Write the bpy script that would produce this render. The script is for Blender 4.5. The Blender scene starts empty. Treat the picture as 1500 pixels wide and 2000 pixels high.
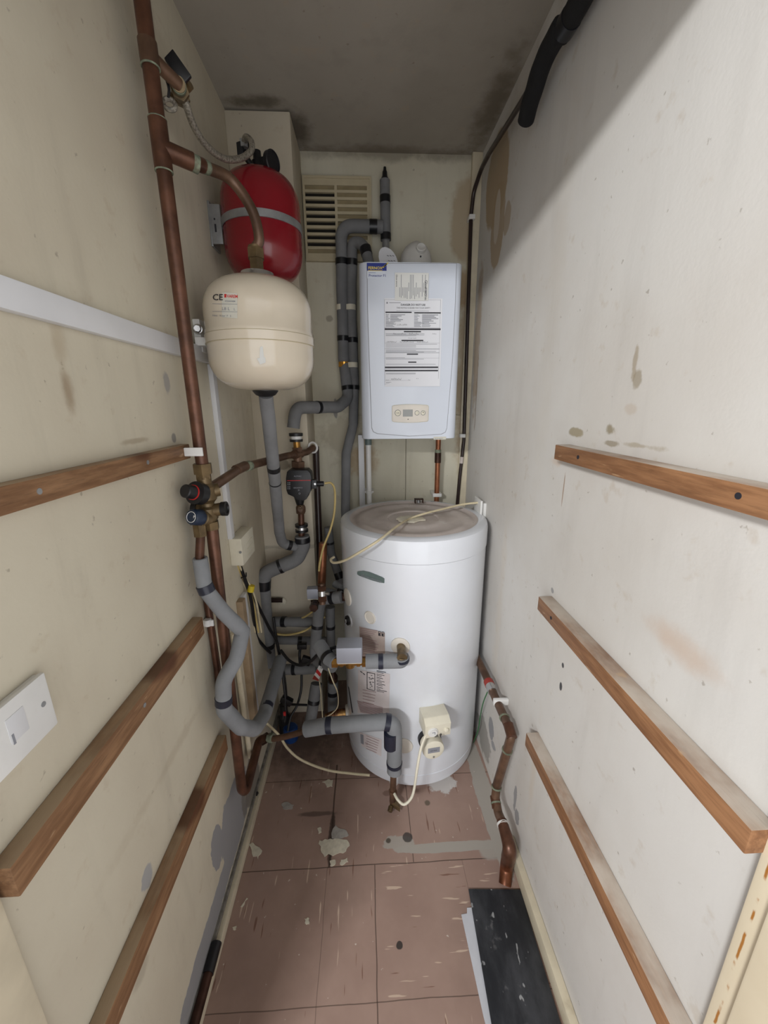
import bpy, bmesh, math, random
from mathutils import Vector, Matrix, noise as mn
random.seed(7)
scene = bpy.context.scene
C = scene.collection

# ------------------------------------------------------------------ camera
FPX, CXP, CYP = 763.0, 750.0, 1000.0
PITCH, YAW, ROLL = map(math.radians, (15.42, 2.67, -0.34))
CAM = Vector((0, 0, 1.45))
fw = Vector((math.sin(YAW)*math.cos(PITCH), math.cos(YAW)*math.cos(PITCH), -math.sin(PITCH)))
rt0 = Vector((math.cos(YAW), -math.sin(YAW), 0)); up0 = rt0.cross(fw)
rt = rt0*math.cos(ROLL)+up0*math.sin(ROLL); up = -rt0*math.sin(ROLL)+up0*math.cos(ROLL)
cd = bpy.data.cameras.new('camera'); cam = bpy.data.objects.new('camera', cd); C.objects.link(cam)
mw = Matrix((rt, up, -fw)).transposed().to_4x4(); mw.translation = CAM; cam.matrix_world = mw
cd.sensor_fit = 'HORIZONTAL'; cd.sensor_width = 36; cd.lens = 36*FPX/1500; cd.clip_start = 0.02
scene.camera = cam

# ------------------------------------------------------------------ light
scene.view_settings.view_transform = 'Standard'; scene.view_settings.look = 'None'
scene.view_settings.gamma = 1; scene.view_settings.exposure = 0.0
w = bpy.data.worlds.new('hall_daylight'); scene.world = w; w.use_nodes = True
# hall daylight: strongest from about eye level and below, weaker from overhead
_n = w.node_tree.nodes; _l = w.node_tree.links; _tc = _n.new('ShaderNodeTexCoord'); _sx = _n.new('ShaderNodeSeparateXYZ'); _cr = _n.new('ShaderNodeValToRGB'); _mp = _n.new('ShaderNodeMapRange')
_l.new(_tc.outputs['Generated'], _sx.inputs[0]); _l.new(_sx.outputs[2], _mp.inputs['Value']); _mp.inputs['From Min'].default_value = -1; _mp.inputs['From Max'].default_value = 1
_l.new(_mp.outputs['Result'], _cr.inputs[0]); _cr.color_ramp.elements[0].position = 0.0; _cr.color_ramp.elements[0].color = (.62, .62, .62, 1)
_cr.color_ramp.elements[1].position = .80; _cr.color_ramp.elements[1].color = (.12, .12, .12, 1); _e = _cr.color_ramp.elements.new(.48); _e.color = (1, 1, 1, 1)
_mx = _n.new('ShaderNodeMix'); _mx.data_type = 'RGBA'; _mx.blend_type = 'MULTIPLY'; _mx.inputs[0].default_value = 1; _l.new(_cr.outputs[0], _mx.inputs[6]); _mx.inputs[7].default_value = (0.97, 0.98, 1.0, 1)
_l.new(_mx.outputs[2], _n['Background'].inputs[0]); _n['Background'].inputs[1].default_value = 2.25
ld = bpy.data.lights.new('hall_lamp', 'AREA'); ld.shape = 'RECTANGLE'; ld.size = 0.60; ld.size_y = 0.10
ld.energy = 78; ld.color = (0.99, 0.985, 0.98)
lo = bpy.data.objects.new('hall_lamp', ld); C.objects.link(lo)
lo.location = (-1.40, -1.75, 2.30)
lo.rotation_euler = (Vector((0.25, 1.2, 0.9))-lo.location).to_track_quat('-Z', 'Y').to_euler()

# ------------------------------------------------------------------ picture-to-place helpers (points on known planes and surfaces)
def ray(u, v): return rt*((u-CXP)/FPX) - up*((v-CYP)/FPX) + fw
def A(u, v, y): d = ray(u, v); return CAM+d*(y/d.y)
def AX(u, v, x): d = ray(u, v); return CAM+d*(x/d.x)
def AZ(u, v, z): d = ray(u, v); return CAM+d*((z-CAM.z)/d.z)
def proj(P): q = P-CAM; z = q.dot(fw); return (CXP+FPX*q.dot(rt)/z, CYP-FPX*q.dot(up)/z)
def onround(cx, cy, r, eps=0.0):
    def f(u, v):
        d = ray(u, v); R = r
        a = d.x*d.x+d.y*d.y; b = -2*(d.x*cx+d.y*cy); c = cx*cx+cy*cy-R*R
        disc = max(b*b-4*a*c, 0); t = (-b-math.sqrt(disc))/(2*a); P = CAM+d*t
        n = Vector((P.x-cx, P.y-cy, 0)).normalized(); return P+n*eps
    return f

# ------------------------------------------------------------------ materials
def lin(c):
    o = []
    for x in c[:3]:
        x /= 255.0; o.append(x/12.92 if x <= .04045 else ((x+.055)/1.055)**2.4)
    return (*o, 1)
class NT:
    def __init__(s, name):
        s.m = bpy.data.materials.new(name); s.m.use_nodes = True; s.t = s.m.node_tree; s.n = s.t.nodes; s.b = s.n['Principled BSDF']
        s.tc = s.n.new('ShaderNodeTexCoord'); s.P = s.tc.outputs['Object']
    def link(s, a, b): s.t.links.new(a, b)
    def put(s, sock, v):
        if isinstance(v, bpy.types.NodeSocket): s.link(v, sock)
        else: sock.default_value = v
    def math(s, op, a, b=0.0, c=None, clamp=False):
        n = s.n.new('ShaderNodeMath'); n.operation = op; n.use_clamp = clamp
        s.put(n.inputs[0], a); s.put(n.inputs[1], b)
        if c is not None: s.put(n.inputs[2], c)
        return n.outputs[0]
    def vmath(s, op, a, b=(0, 0, 0)):
        n = s.n.new('ShaderNodeVectorMath'); n.operation = op
        s.put(n.inputs[0], a); s.put(n.inputs[1], b)
        return n.outputs['Value'] if op in ('LENGTH', 'DOT_PRODUCT', 'DISTANCE') else n.outputs[0]
    def noise(s, scale, detail=4, rough=.55, stretch=(1, 1, 1), off=(0, 0, 0), dist=0):
        v = s.vmath('MULTIPLY', s.P, stretch) if stretch != (1, 1, 1) else s.P
        if off != (0, 0, 0): v = s.vmath('ADD', v, off)
        n = s.n.new('ShaderNodeTexNoise'); n.inputs['Scale'].default_value = scale; n.inputs['Detail'].default_value = detail
        n.inputs['Roughness'].default_value = rough; n.inputs['Distortion'].default_value = dist; s.link(v, n.inputs['Vector']); return n.outputs['Fac']
    def ramp(s, f, a, b, lo=0.0, hi=1.0):
        n = s.n.new('ShaderNodeMapRange'); n.interpolation_type = 'SMOOTHSTEP'
        s.put(n.inputs['Value'], f); n.inputs['From Min'].default_value = a; n.inputs['From Max'].default_value = b
        n.inputs['To Min'].default_value = lo; n.inputs['To Max'].default_value = hi; return n.outputs['Result']
    def mix(s, f, a, b):
        n = s.n.new('ShaderNodeMix'); n.data_type = 'RGBA'; n.clamp_factor = True
        s.put(n.inputs[0], f); s.put(n.inputs[6], a); s.put(n.inputs[7], b); return n.outputs[2]
    def sep(s):
        n = s.n.new('ShaderNodeSeparateXYZ'); s.link(s.P, n.inputs[0]); return n.outputs
    def bump(s, h, strength=.3, dist=.002):
        n = s.n.new('ShaderNodeBump'); n.inputs['Strength'].default_value = strength; n.inputs['Distance'].default_value = dist
        s.link(h, n.inputs['Height']); s.link(n.outputs[0], s.b.inputs['Normal'])
    def done(s, col, rough=.6, metal=0.0, spec=None):
        s.put(s.b.inputs['Base Color'], col); s.put(s.b.inputs['Roughness'], rough); s.put(s.b.inputs['Metallic'], metal)
        if spec is not None: s.b.inputs['Specular IOR Level'].default_value = spec
        return s.m

def simple(name, c, rough=.5, metal=0.0, var=.12, sc=18, dirt=None, dirtamt=.4, bump=0, coat=0, spec=None):
    t = NT(name); a = lin(c); n1 = t.noise(sc, 5)
    dk = tuple(x*(1-var*2) for x in a[:3])+(1,); lt = tuple(min(1, x*(1+var)) for x in a[:3])+(1,)
    col = t.mix(t.ramp(n1, .3, .7), dk, lt)
    if dirt:
        n2 = t.noise(sc*.45, 6, .65, off=(3, 1, 7)); col = t.mix(t.ramp(n2, .52, .72, 0, dirtamt), col, lin(dirt))
    if bump: t.bump(t.noise(sc*6, 3), bump, .001)
    if coat: t.b.inputs['Coat Weight'].default_value = coat; t.b.inputs['Coat Roughness'].default_value = .08
    return t.done(col, rough, metal, spec)

def stains_and_shade(t, col, lst, axes):
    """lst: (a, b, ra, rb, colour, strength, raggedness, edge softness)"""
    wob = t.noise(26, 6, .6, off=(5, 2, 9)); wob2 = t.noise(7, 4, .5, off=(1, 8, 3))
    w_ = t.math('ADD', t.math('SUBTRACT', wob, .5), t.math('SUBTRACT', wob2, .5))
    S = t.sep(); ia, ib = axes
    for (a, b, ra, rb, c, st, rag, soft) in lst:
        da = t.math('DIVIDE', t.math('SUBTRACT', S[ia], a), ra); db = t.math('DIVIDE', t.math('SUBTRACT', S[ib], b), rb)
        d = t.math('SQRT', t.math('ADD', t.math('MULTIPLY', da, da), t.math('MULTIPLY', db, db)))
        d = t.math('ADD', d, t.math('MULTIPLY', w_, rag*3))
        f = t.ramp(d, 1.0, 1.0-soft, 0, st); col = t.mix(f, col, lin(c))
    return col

def wall_mat(name, base, alt, lst, axes, streak=.10, seed=0):
    t = NT(name)
    col = t.mix(t.ramp(t.noise(2.2, 5, .55, off=(seed, 0, 0)), .35, .7), lin(base), lin(alt))
    n = t.noise(9, 6, .6, stretch=(1.6, 1.6, .25), off=(seed+4, 2, 1))
    col = t.mix(t.ramp(n, .5, .75, 0, streak*3), col, lin([x*.86 for x in alt]))
    sp = t.noise(55, 3, .5, off=(seed, 9, 2)); col = t.mix(t.ramp(sp, .70, .76, 0, .45), col, lin((120, 108, 92)))
    sp = t.noise(20, 4, .6, off=(seed, 1, 12)); col = t.mix(t.ramp(sp, .60, .74, 0, .28), col, lin((176, 158, 134)))
    col = stains_and_shade(t, col, lst, axes)
    h = t.math('ADD', t.noise(120, 3, .5), t.math('MULTIPLY', t.noise(12, 4), 2.0)); t.bump(h, .12, .0022)
    return t.done(col, .72, 0, .3)

def wood_mat(name, c, dk, weather, amt, seed=0):
    t = NT(name)
    g = t.noise(9, 6, .65, stretch=(9, .8, 9), off=(seed, 0, seed)); g2 = t.noise(40, 4, .6, stretch=(8, .5, 8), off=(seed, 2, 0))
    col = t.mix(t.ramp(g, .35, .68), lin(dk), lin(c)); col = t.mix(t.ramp(g2, .5, .8, 0, .45), col, lin([x*.62 for x in dk]))
    n = t.n.new('ShaderNodeNewGeometry'); sx = t.n.new('ShaderNodeSeparateXYZ'); t.link(n.outputs['True Normal'], sx.inputs[0])
    top = t.ramp(sx.outputs[2], .5, .8)
    f = t.math('MULTIPLY', top, t.ramp(t.noise(7, 5, .6, stretch=(1, .6, 1), off=(seed, 5, 0)), .30, .62, .15, amt)); col = t.mix(f, col, lin(weather))
    sc = t.noise(30, 2, .4, stretch=(1, .7, 3), off=(seed, 7, 7)); col = t.mix(t.ramp(sc, .70, .78, 0, .5), col, lin((205, 172, 135)))
    kn = t.noise(6, 1, .3, stretch=(1, .8, 1), off=(seed+3, 3, 3)); col = t.mix(t.ramp(kn, .72, .78, 0, .8), col, lin((82, 45, 25)))
    t.bump(g2, .3, .001); return t.done(col, .55, 0, .35)

M = {}
def L(*a): return a
grey_pl = (150, 150, 152)
M['wall_left'] = wall_mat('left_wall_paint', (208, 201, 182), (197, 188, 169), [
    (.63, 1.475, .016, .045, (132, 104, 72), .55, .35, .8), (.63, 1.54, .02, .05, (165, 146, 118), .4, .4, .8),
    (.78, 1.385, .045, .006, (150, 132, 108), .5, .5, .7), (.94, 1.50, .016, .03, (140, 140, 146), .6, .5, .5),
    (.935, 1.378, .012, .012, (132, 130, 128), .8, .3, .4),
    (.97, .20, .13, .10, grey_pl, 1, .22, .05), (.84, .24, .04, .07, grey_pl, 1, .25, .05), (.85, .10, .30, .045, grey_pl, 1, .2, .08), (.60, .065, .25, .03, grey_pl, .9, .25, .12),
    (.565, .565, .022, .025, (160, 160, 162), .9, .4, .2), (1.16, .10, .09, .12, (128, 122, 114), .9, .3, .2), (1.06, .13, .03, .07, (120, 114, 106), .7, .4, .3),
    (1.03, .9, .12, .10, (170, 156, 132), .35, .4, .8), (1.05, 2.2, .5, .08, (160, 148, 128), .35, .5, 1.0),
    (.7, .7, .3, .02, (175, 162, 140), .4, .5, .9), (1.5, 1.0, .2, .9, (165, 152, 132), .3, .5, 1.0), (.5, .42, .03, .02, (150, 140, 124), .4, .5, .8)], (1, 2), .10, 0)
damp = (176, 156, 128)
M['wall_right'] = wall_mat('right_wall_paint', (212, 210, 206), (203, 199, 193), [
    (1.60, 2.20, .13, .15, damp, .95, .10, .10), (1.56, 2.05, .075, .14, damp, .85, .12, .08), (1.57, 2.08, .032, .085, (204, 196, 184), .9, .12, .12), (1.46, 2.03, .035, .05, damp, .7, .15, .12),
    (1.74, 1.70, .05, .34, (170, 148, 122), .7, .3, .4), (1.71, 1.52, .012, .20, (140, 116, 88), .6, .4, .4),
    (.872, 1.386, .035, .012, (150, 138, 108), .8, .5, .4), (.75, 1.399, .016, .014, (140, 128, 100), .8, .6, .4), (.745, 1.374, .03, .008, (140, 128, 104), .7, .6, .4), (.66, 1.378, .05, .006, (160, 148, 124), .6, .6, .6),
    (.708, 1.516, .009, .032, (158, 144, 122), .7, .7, .5), (.695, 1.49, .012, .018, (150, 138, 116), .7, .7, .5), (.70, 1.44, .02, .01, (190, 178, 164), .6, .6, .6),
    (.95, 1.31, .05, .02, (206, 184, 164), .5, .4, .8), (.50, 1.09, .09, .035, (196, 172, 152), .6, .35, 1.0), (.9, 1.25, .003, .05, (150, 118, 90), .7, .3, .3),
    (1.235, .215, .035, .055, grey_pl, 1, .25, .08), (1.20, .17, .03, .02, grey_pl, .9, .5, .08), (.975, .19, .012, .05, grey_pl, .9, .5, .08), (.945, .145, .02, .035, grey_pl, .9, .5, .08), (1.30, .10, .10, .08, (150, 146, 140), .8, .5, .2),
    (.803, .829, .006, .008, (62, 62, 66), .95, .2, .3), (.800, .771, .007, .013, (62, 62, 66), .95, .3, .3), (.895, .985, .012, .010, (140, 140, 142), .8, .4, .3),
    (.88, .40, .02, .3, (204, 190, 172), .4, .5, 1.0), (1.25, .7, .04, .7, (206, 196, 182), .4, .4, 1.0), (1.05, 1.7, .06, .8, (204, 198, 188), .35, .4, 1.0),
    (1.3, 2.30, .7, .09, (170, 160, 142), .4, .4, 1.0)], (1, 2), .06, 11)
M['wall_back'] = wall_mat('back_wall_paint', (212, 208, 190), (198, 192, 172), [
    (.43, 2.16, .09, .17, (165, 140, 105), .6, .15, .3), (.40, 1.92, .09, .10, (160, 130, 90), .7, .2, .3), (.45, 1.6, .05, .5, (165, 140, 108), .6, .3, .5),
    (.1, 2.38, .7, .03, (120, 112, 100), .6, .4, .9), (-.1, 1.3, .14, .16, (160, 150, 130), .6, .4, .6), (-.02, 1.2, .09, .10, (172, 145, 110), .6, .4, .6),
    (-.13, 1.43, .012, .05, (140, 138, 134), .9, .2, .2), (-.14, 1.8, .02, .02, (130, 122, 108), .6, .6, .4)], (0, 2), .08, 23)
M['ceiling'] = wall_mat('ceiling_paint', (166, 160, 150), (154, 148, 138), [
    (.44, 1.55, .07, .30, (104, 94, 80), .75, .3, .8), (.1, 1.82, .5, .07, (110, 100, 88), .7, .3, .8), (-.22, 1.70, .07, .14, (84, 76, 66), .8, .3, .8), (-.34, 1.57, .12, .04, (88, 80, 68), .8, .3, .7)], (0, 1), .08, 31)  # ceiling colour is darker along the right and back edges and round the boxing
M['boxing'] = wall_mat('boxing_paint', (205, 196, 178), (192, 183, 164), [
    (-.34, 1.22, .03, .02, (130, 120, 104), .7, .6, .4), (-.3, .86, .2, .012, (150, 142, 128), .5, .4, .5), (-.39, 1.18, .03, .2, (170, 158, 138), .4, .4, .8)], (0, 2), .12, 41)
M['cream_trim'] = simple('cream_gloss', (214, 204, 180), .45, 0, .05, 12, (150, 132, 100), .5, .1)
def jamb_mat():
    t = NT('door_frame_gloss'); S = t.sep()
    col = t.mix(t.ramp(t.noise(5, 5), .3, .7), lin((228, 216, 190)), lin((218, 204, 176)))
    wob = t.math('MULTIPLY', t.math('SUBTRACT', t.noise(14, 4), .5), .008)
    d = t.math('ABSOLUTE', t.math('SUBTRACT', t.math('ADD', S[1], wob), .3085))
    line = t.ramp(d, .0022, .0008); br = t.ramp(t.noise(30, 3, .5), .45, .55)
    return t.done(t.mix(t.math('MULTIPLY', line, br), col, lin((176, 118, 52))), .45)
M['jamb'] = jamb_mat()

def floor_mat():
    t = NT('vinyl_floor_tiles'); S = t.sep(); X, Y = S[0], S[1]
    base = t.mix(t.ramp(t.noise(3.5, 5, .6), .3, .7), lin((172, 146, 134)), lin((158, 132, 121)))
    base = t.mix(t.ramp(t.noise(2.5, 5, .6, off=(4, 4, 0)), .45, .8, 0, .5), base, lin((120, 100, 90)))
    # flecks: run across the right-hand front tiles, lengthwise elsewhere
    def fl(str_, off, lo, hi): return t.ramp(t.noise(32, 2, .45, stretch=str_, off=off), lo, hi)
    right = t.math('MULTIPLY', t.ramp(X, .0049, .0051), t.math('MULTIPLY', t.ramp(Y, .921, .9209), t.ramp(Y, .62, .6201)))
    bk = t.math('MULTIPLY', t.ramp(X, .1, .1002), t.ramp(Y, .921, .9212))
    long_l, long_d = fl((2.6, .25, 1), (0, 0, 0), .68, .72), fl((2.6, .25, 1), (7, 3, 0), .69, .73)
    cr_l, cr_d = fl((.3, 2.6, 1), (2, 0, 0), .66, .70), fl((.3, 2.6, 1), (9, 3, 0), .68, .72)
    li = t.math('ADD', t.math('MULTIPLY', right, cr_l), t.math('MULTIPLY', t.math('SUBTRACT', 1.0, right), long_l))
    dk = t.math('ADD', t.math('MULTIPLY', right, cr_d), t.math('MULTIPLY', t.math('SUBTRACT', 1.0, right), long_d))
    col = t.mix(t.math('MULTIPLY', li, .75), base, lin((214, 192, 172))); col = t.mix(t.math('MULTIPLY', dk, .7), col, lin((112, 74, 58)))
    sx = t.math('MULTIPLY', t.math('SUBTRACT', t.noise(6, 3), .5), .008)
    def seam(ax, pos, lo, hi, wd=.0016, st=.65):
        o = Y if ax is X else X
        d = t.math('ABSOLUTE', t.math('SUBTRACT', t.math('ADD', ax, sx), pos))
        return t.math('MULTIPLY', t.ramp(d, wd, wd*.4, 0, st), t.math('MULTIPLY', t.ramp(o, lo, lo+.001), t.ramp(o, hi, hi-.001)))
    for s_ in (seam(Y, .925, -.5, .5, .002, .8), seam(Y, .62, -.5, .5), seam(Y, .32, -.5, .5), seam(Y, 1.235, -.5, .5, .002, .7), seam(X, .005, .32, .925, .0022, .7),
               seam(X, -.148, .3, .925, .0012, .5), seam(X, .294, .3, .925, .0012, .4), seam(X, -.142, .925, 1.3, .004, .8), seam(X, .135, .925, 1.3, .0018, .8)):
        col = t.mix(s_, col, lin((58, 45, 38)))
    mortar = (172, 166, 158)
    col = stains_and_shade(t, col, [(-.142, 1.02, .012, .12, (62, 50, 44), .85, .3, .4), (-.2, 1.1, .1, .012, (60, 50, 46), .6, .3, .5), (-.28, 1.45, .25, .30, (66, 54, 48), .7, .3, .9),  # the wide soft back-left patch paints the shade there into the floor colour
        (.285, .965, .24, .017, mortar, 1, .16, .1), (.435, 1.15, .035, .32, mortar, 1, .16, .1), (.40, .95, .05, .035, mortar, .9, .2, .3), (.09, .985, .055, .028, mortar, .9, .4, .1),
        (.122, 1.005, .02, .018, (70, 66, 64), .9, .3, .2), (.06, .63, .0, .0, mortar, 0, .1, .1),
        (.21, 1.12, .014, .014, (92, 84, 70), .8, .3, .4), (.055, .995, .011, .010, (76, 68, 58), .9, .3, .4), (.07, .725, .011, .011, (58, 54, 52), .95, .3, .2),
        (.27, 1.2, .07, .05, (215, 214, 212), .8, .45, .2), (.06, 1.165, .02, .012, (90, 60, 45), .5, .4, .4)], (0, 1))
    spk = t.noise(70, 2, .4, off=(3, 3, 3)); col = t.mix(t.ramp(spk, .74, .78, 0, .8), col, lin((215, 205, 195)))
    t.bump(t.noise(40, 4), .2, .001)
    return t.done(col, t.ramp(t.noise(8, 4), .3, .7, .42, .62), 0, .35)
M['floor'] = floor_mat()
M['copper'] = simple('aged_copper', (102, 69, 53), .38, .5, .22, 22, (80, 52, 40), .6)
M['copper_new'] = simple('orange_copper', (158, 102, 72), .34, .65, .18, 22, (96, 60, 44), .5)
M['copper_dark'] = simple('blackened_copper', (70, 46, 36), .42, .6, .25, 22, (30, 24, 22), .7)
M['copper_brown'] = simple('brown_oxidised_copper', (108, 82, 65), .42, .4, .2, 18, (72, 54, 44), .6)
M['verdigris'] = simple('verdigris_flux', (128, 136, 116), .8, .1, .25, 60, (104, 80, 62), .9)
M['brass'] = simple('tarnished_brass', (112, 94, 66), .4, .5, .2, 30, (66, 54, 36), .6)
M['brass_gold'] = simple('golden_brass', (172, 128, 66), .30, .8, .2, 30, (112, 82, 44), .4)
M['brass_bright'] = simple('polished_brass', (236, 176, 80), .2, .8, .05)
M['foam'] = simple('grey_foam_insulation', (122, 123, 125), .85, 0, .07, 14, (100, 100, 101), .5, .35)
M['foam_light'] = simple('pale_grey_foam_insulation', (132, 135, 139), .8, 0, .06, 14, (124, 126, 130), .5, .3)
M['tape'] = simple('black_vinyl_tape', (24, 25, 30), .35, 0, .1)
M['tape_blue'] = simple('blue_black_tape', (38, 42, 58), .35, 0, .1)
M['black'] = simple('black_plastic', (24, 24, 27), .4, 0, .08)
M['black_rubber'] = simple('black_rubber_foam', (14, 14, 16), .9, 0, .2, 40, None, 0, .5)
M['dark_pipe'] = simple('dark_brown_painted_pipe', (44, 30, 28), .3, 0, .15)
M['white_plastic'] = simple('white_plastic', (226, 226, 224), .4, 0, .03, 10, (180, 174, 160), .3)
M['trunk'] = simple('white_trunking_plastic', (216, 217, 220), .4, 0, .02, 8, (188, 184, 176), .25)
M['cream_plastic'] = simple('cream_plastic', (226, 221, 203), .45, 0, .03, 14, (190, 180, 150), .3)
M['cream_soft'] = simple('off_white_plastic', (222, 216, 206), .4, 0, .03, 14, (196, 186, 168), .3)
M['cable'] = simple('cream_cable', (212, 200, 168), .5, 0, .05, 30, (160, 145, 112), .4)
M['cable_yellow'] = simple('yellowed_cable', (206, 184, 122), .5, 0, .05, 30, (160, 138, 90), .4)
M['enamel'] = simple('white_cylinder_enamel', (220, 224, 231), .20, 0, .015, 5, (204, 203, 200), .25, 0, .3)
def lid_mat():
    t = NT('dusty_cylinder_lid'); col = t.mix(t.ramp(t.noise(8, 6, .6), .3, .7), lin((204, 194, 188)), lin((184, 173, 167)))
    col = t.mix(t.ramp(t.noise(22, 5, .6, off=(2, 2, 0)), .60, .72, 0, .7), col, lin((206, 200, 194)))
    col = t.mix(t.ramp(t.noise(60, 3, .5, off=(5, 2, 0)), .70, .76, 0, .7), col, lin((100, 88, 80)))
    return t.done(col, .65)
M['lid'] = lid_mat()
M['boiler'] = simple('white_boiler_enamel', (214, 221, 233), .24, 0, .012, 4, None, 0, 0, .3)
M['panel_gap'] = simple('panel_gap', (150, 152, 158), .6, 0, 0)
M['cream_tank'] = simple('cream_tank_enamel', (216, 205, 186), .16, 0, .02, 5, (196, 184, 166), .3, 0, .4)
M['red'] = simple('red_tank_enamel', (132, 16, 30), .26, 0, .04, 6, (120, 14, 26), .3, 0, .4)
M['steel'] = simple('galvanised_steel', (160, 162, 164), .42, .6, .1, 25)
M['steel_bright'] = simple('bright_steel', (205, 205, 205), .25, .9, .05)
M['silver_paint'] = simple('silver_grey_plastic', (168, 172, 184), .42, .25, .03, 12)
M['braid'] = simple('braided_steel_hose', (168, 162, 150), .4, .6, .25, 220, None, 0, .6)
M['paper'] = simple('white_paper', (228, 230, 236), .8, 0, .01, 6)
M['paper_warm'] = simple('yellowed_paper', (220, 221, 218), .8, 0, .02, 6)
M['label'] = simple('faded_pink_label', (214, 206, 206), .6, 0, .03, 14, (196, 182, 182), .5)
M['label_brown'] = simple('brown_faded_label', (186, 170, 162), .6, 0, .06, 14, (168, 150, 142), .5)
M['ink'] = simple('black_ink', (36, 36, 44), .7, 0, 0)
M['ink_grey'] = simple('grey_ink', (140, 142, 150), .7, 0, 0)
M['ink_pink'] = simple('faded_pink_ink', (158, 132, 134), .7, 0, 0)
M['ink_cream'] = simple('faded_cream_ink', (206, 204, 192), .7, 0, 0)
M['badge'] = simple('grey_green_badge', (104, 120, 118), .4, 0, .05)
M['blue_ink'] = simple('navy_blue_print', (24, 44, 130), .5, 0, 0)
M['yellow'] = simple('yellow_print', (238, 214, 60), .5, 0, 0)
M['yellow_sleeve'] = simple('yellow_sleeve', (214, 190, 40), .5, 0, .05)
M['red_ink'] = simple('red_print', (196, 44, 44), .5, 0, 0)
M['lcd'] = simple('grey_screen', (150, 152, 150), .25, 0, .02)
M['orange_mark'] = simple('faded_orange_red_mark', (150, 50, 42), .5, 0, 0)
M['blue_plastic'] = simple('blue_plastic_cap', (22, 60, 118), .4, 0, .08)
M['knob_blue'] = simple('dark_blue_knob', (34, 48, 70), .4, 0, .08)
M['vent'] = simple('yellowed_vent_plastic', (192, 181, 152), .55, 0, .04, 12, (160, 146, 112), .4)
M['void'] = simple('dark_void', (30, 26, 22), .9, 0, .1)
M['lagging_old'] = simple('dirty_shutter_plastic', (150, 136, 104), .6, 0, .08)
def slate_mat():
    t = NT('dusty_black_vinyl'); col = t.mix(t.ramp(t.noise(7, 6, .65, stretch=(1.6, .7, 1)), .38, .72), lin((28, 31, 37)), lin((66, 68, 73)))
    col = t.mix(t.ramp(t.noise(60, 2, .4, stretch=(1, .6, 1)), .70, .74, 0, .8), col, lin((170, 172, 174)))
    col = t.mix(t.ramp(t.noise(16, 4, .6, off=(3, 0, 0)), .62, .70, 0, .5), col, lin((120, 120, 122)))
    return t.done(col, .5)
M['slate'] = slate_mat()
M['white_vinyl'] = simple('pale_vinyl_backing', (205, 208, 216), .55, 0, .03)
M['flake'] = simple('cream_paint_flake', (214, 208, 190), .7, 0, .06, 60, (176, 166, 146), .5)
M['flake_grey'] = simple('grey_plaster_flake', (170, 166, 160), .8, 0, .08, 60)
M['cement'] = simple('grey_cement', (128, 124, 116), .9, 0, .2, 40, (70, 64, 58), .7, .6)
M['green_wire'] = simple('green_wire', (52, 110, 66), .5, 0, .05)
M['grey_plate'] = simple('grey_plate_face', (150, 152, 156), .5, .2, .05)
M['bronze_worn'] = simple('scraped_copper_end', (120, 72, 48), .4, .6, .3, 24, (220, 176, 104), .9)
M['wood1'] = wood_mat('brown_stained_wood', (156, 114, 80), (126, 88, 60), (206, 196, 184), .95, 0)
M['wood2'] = wood_mat('brown_wood_left', (150, 114, 82), (118, 85, 58), (168, 148, 122), .9, 9)
M['wood_pale'] = simple('pale_wood_post', (168, 146, 118), .6, 0, .1, 14, (120, 96, 70), .5)
M['endgrain'] = simple('pale_end_grain', (196, 180, 160), .8, 0, .1, 50)

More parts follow.
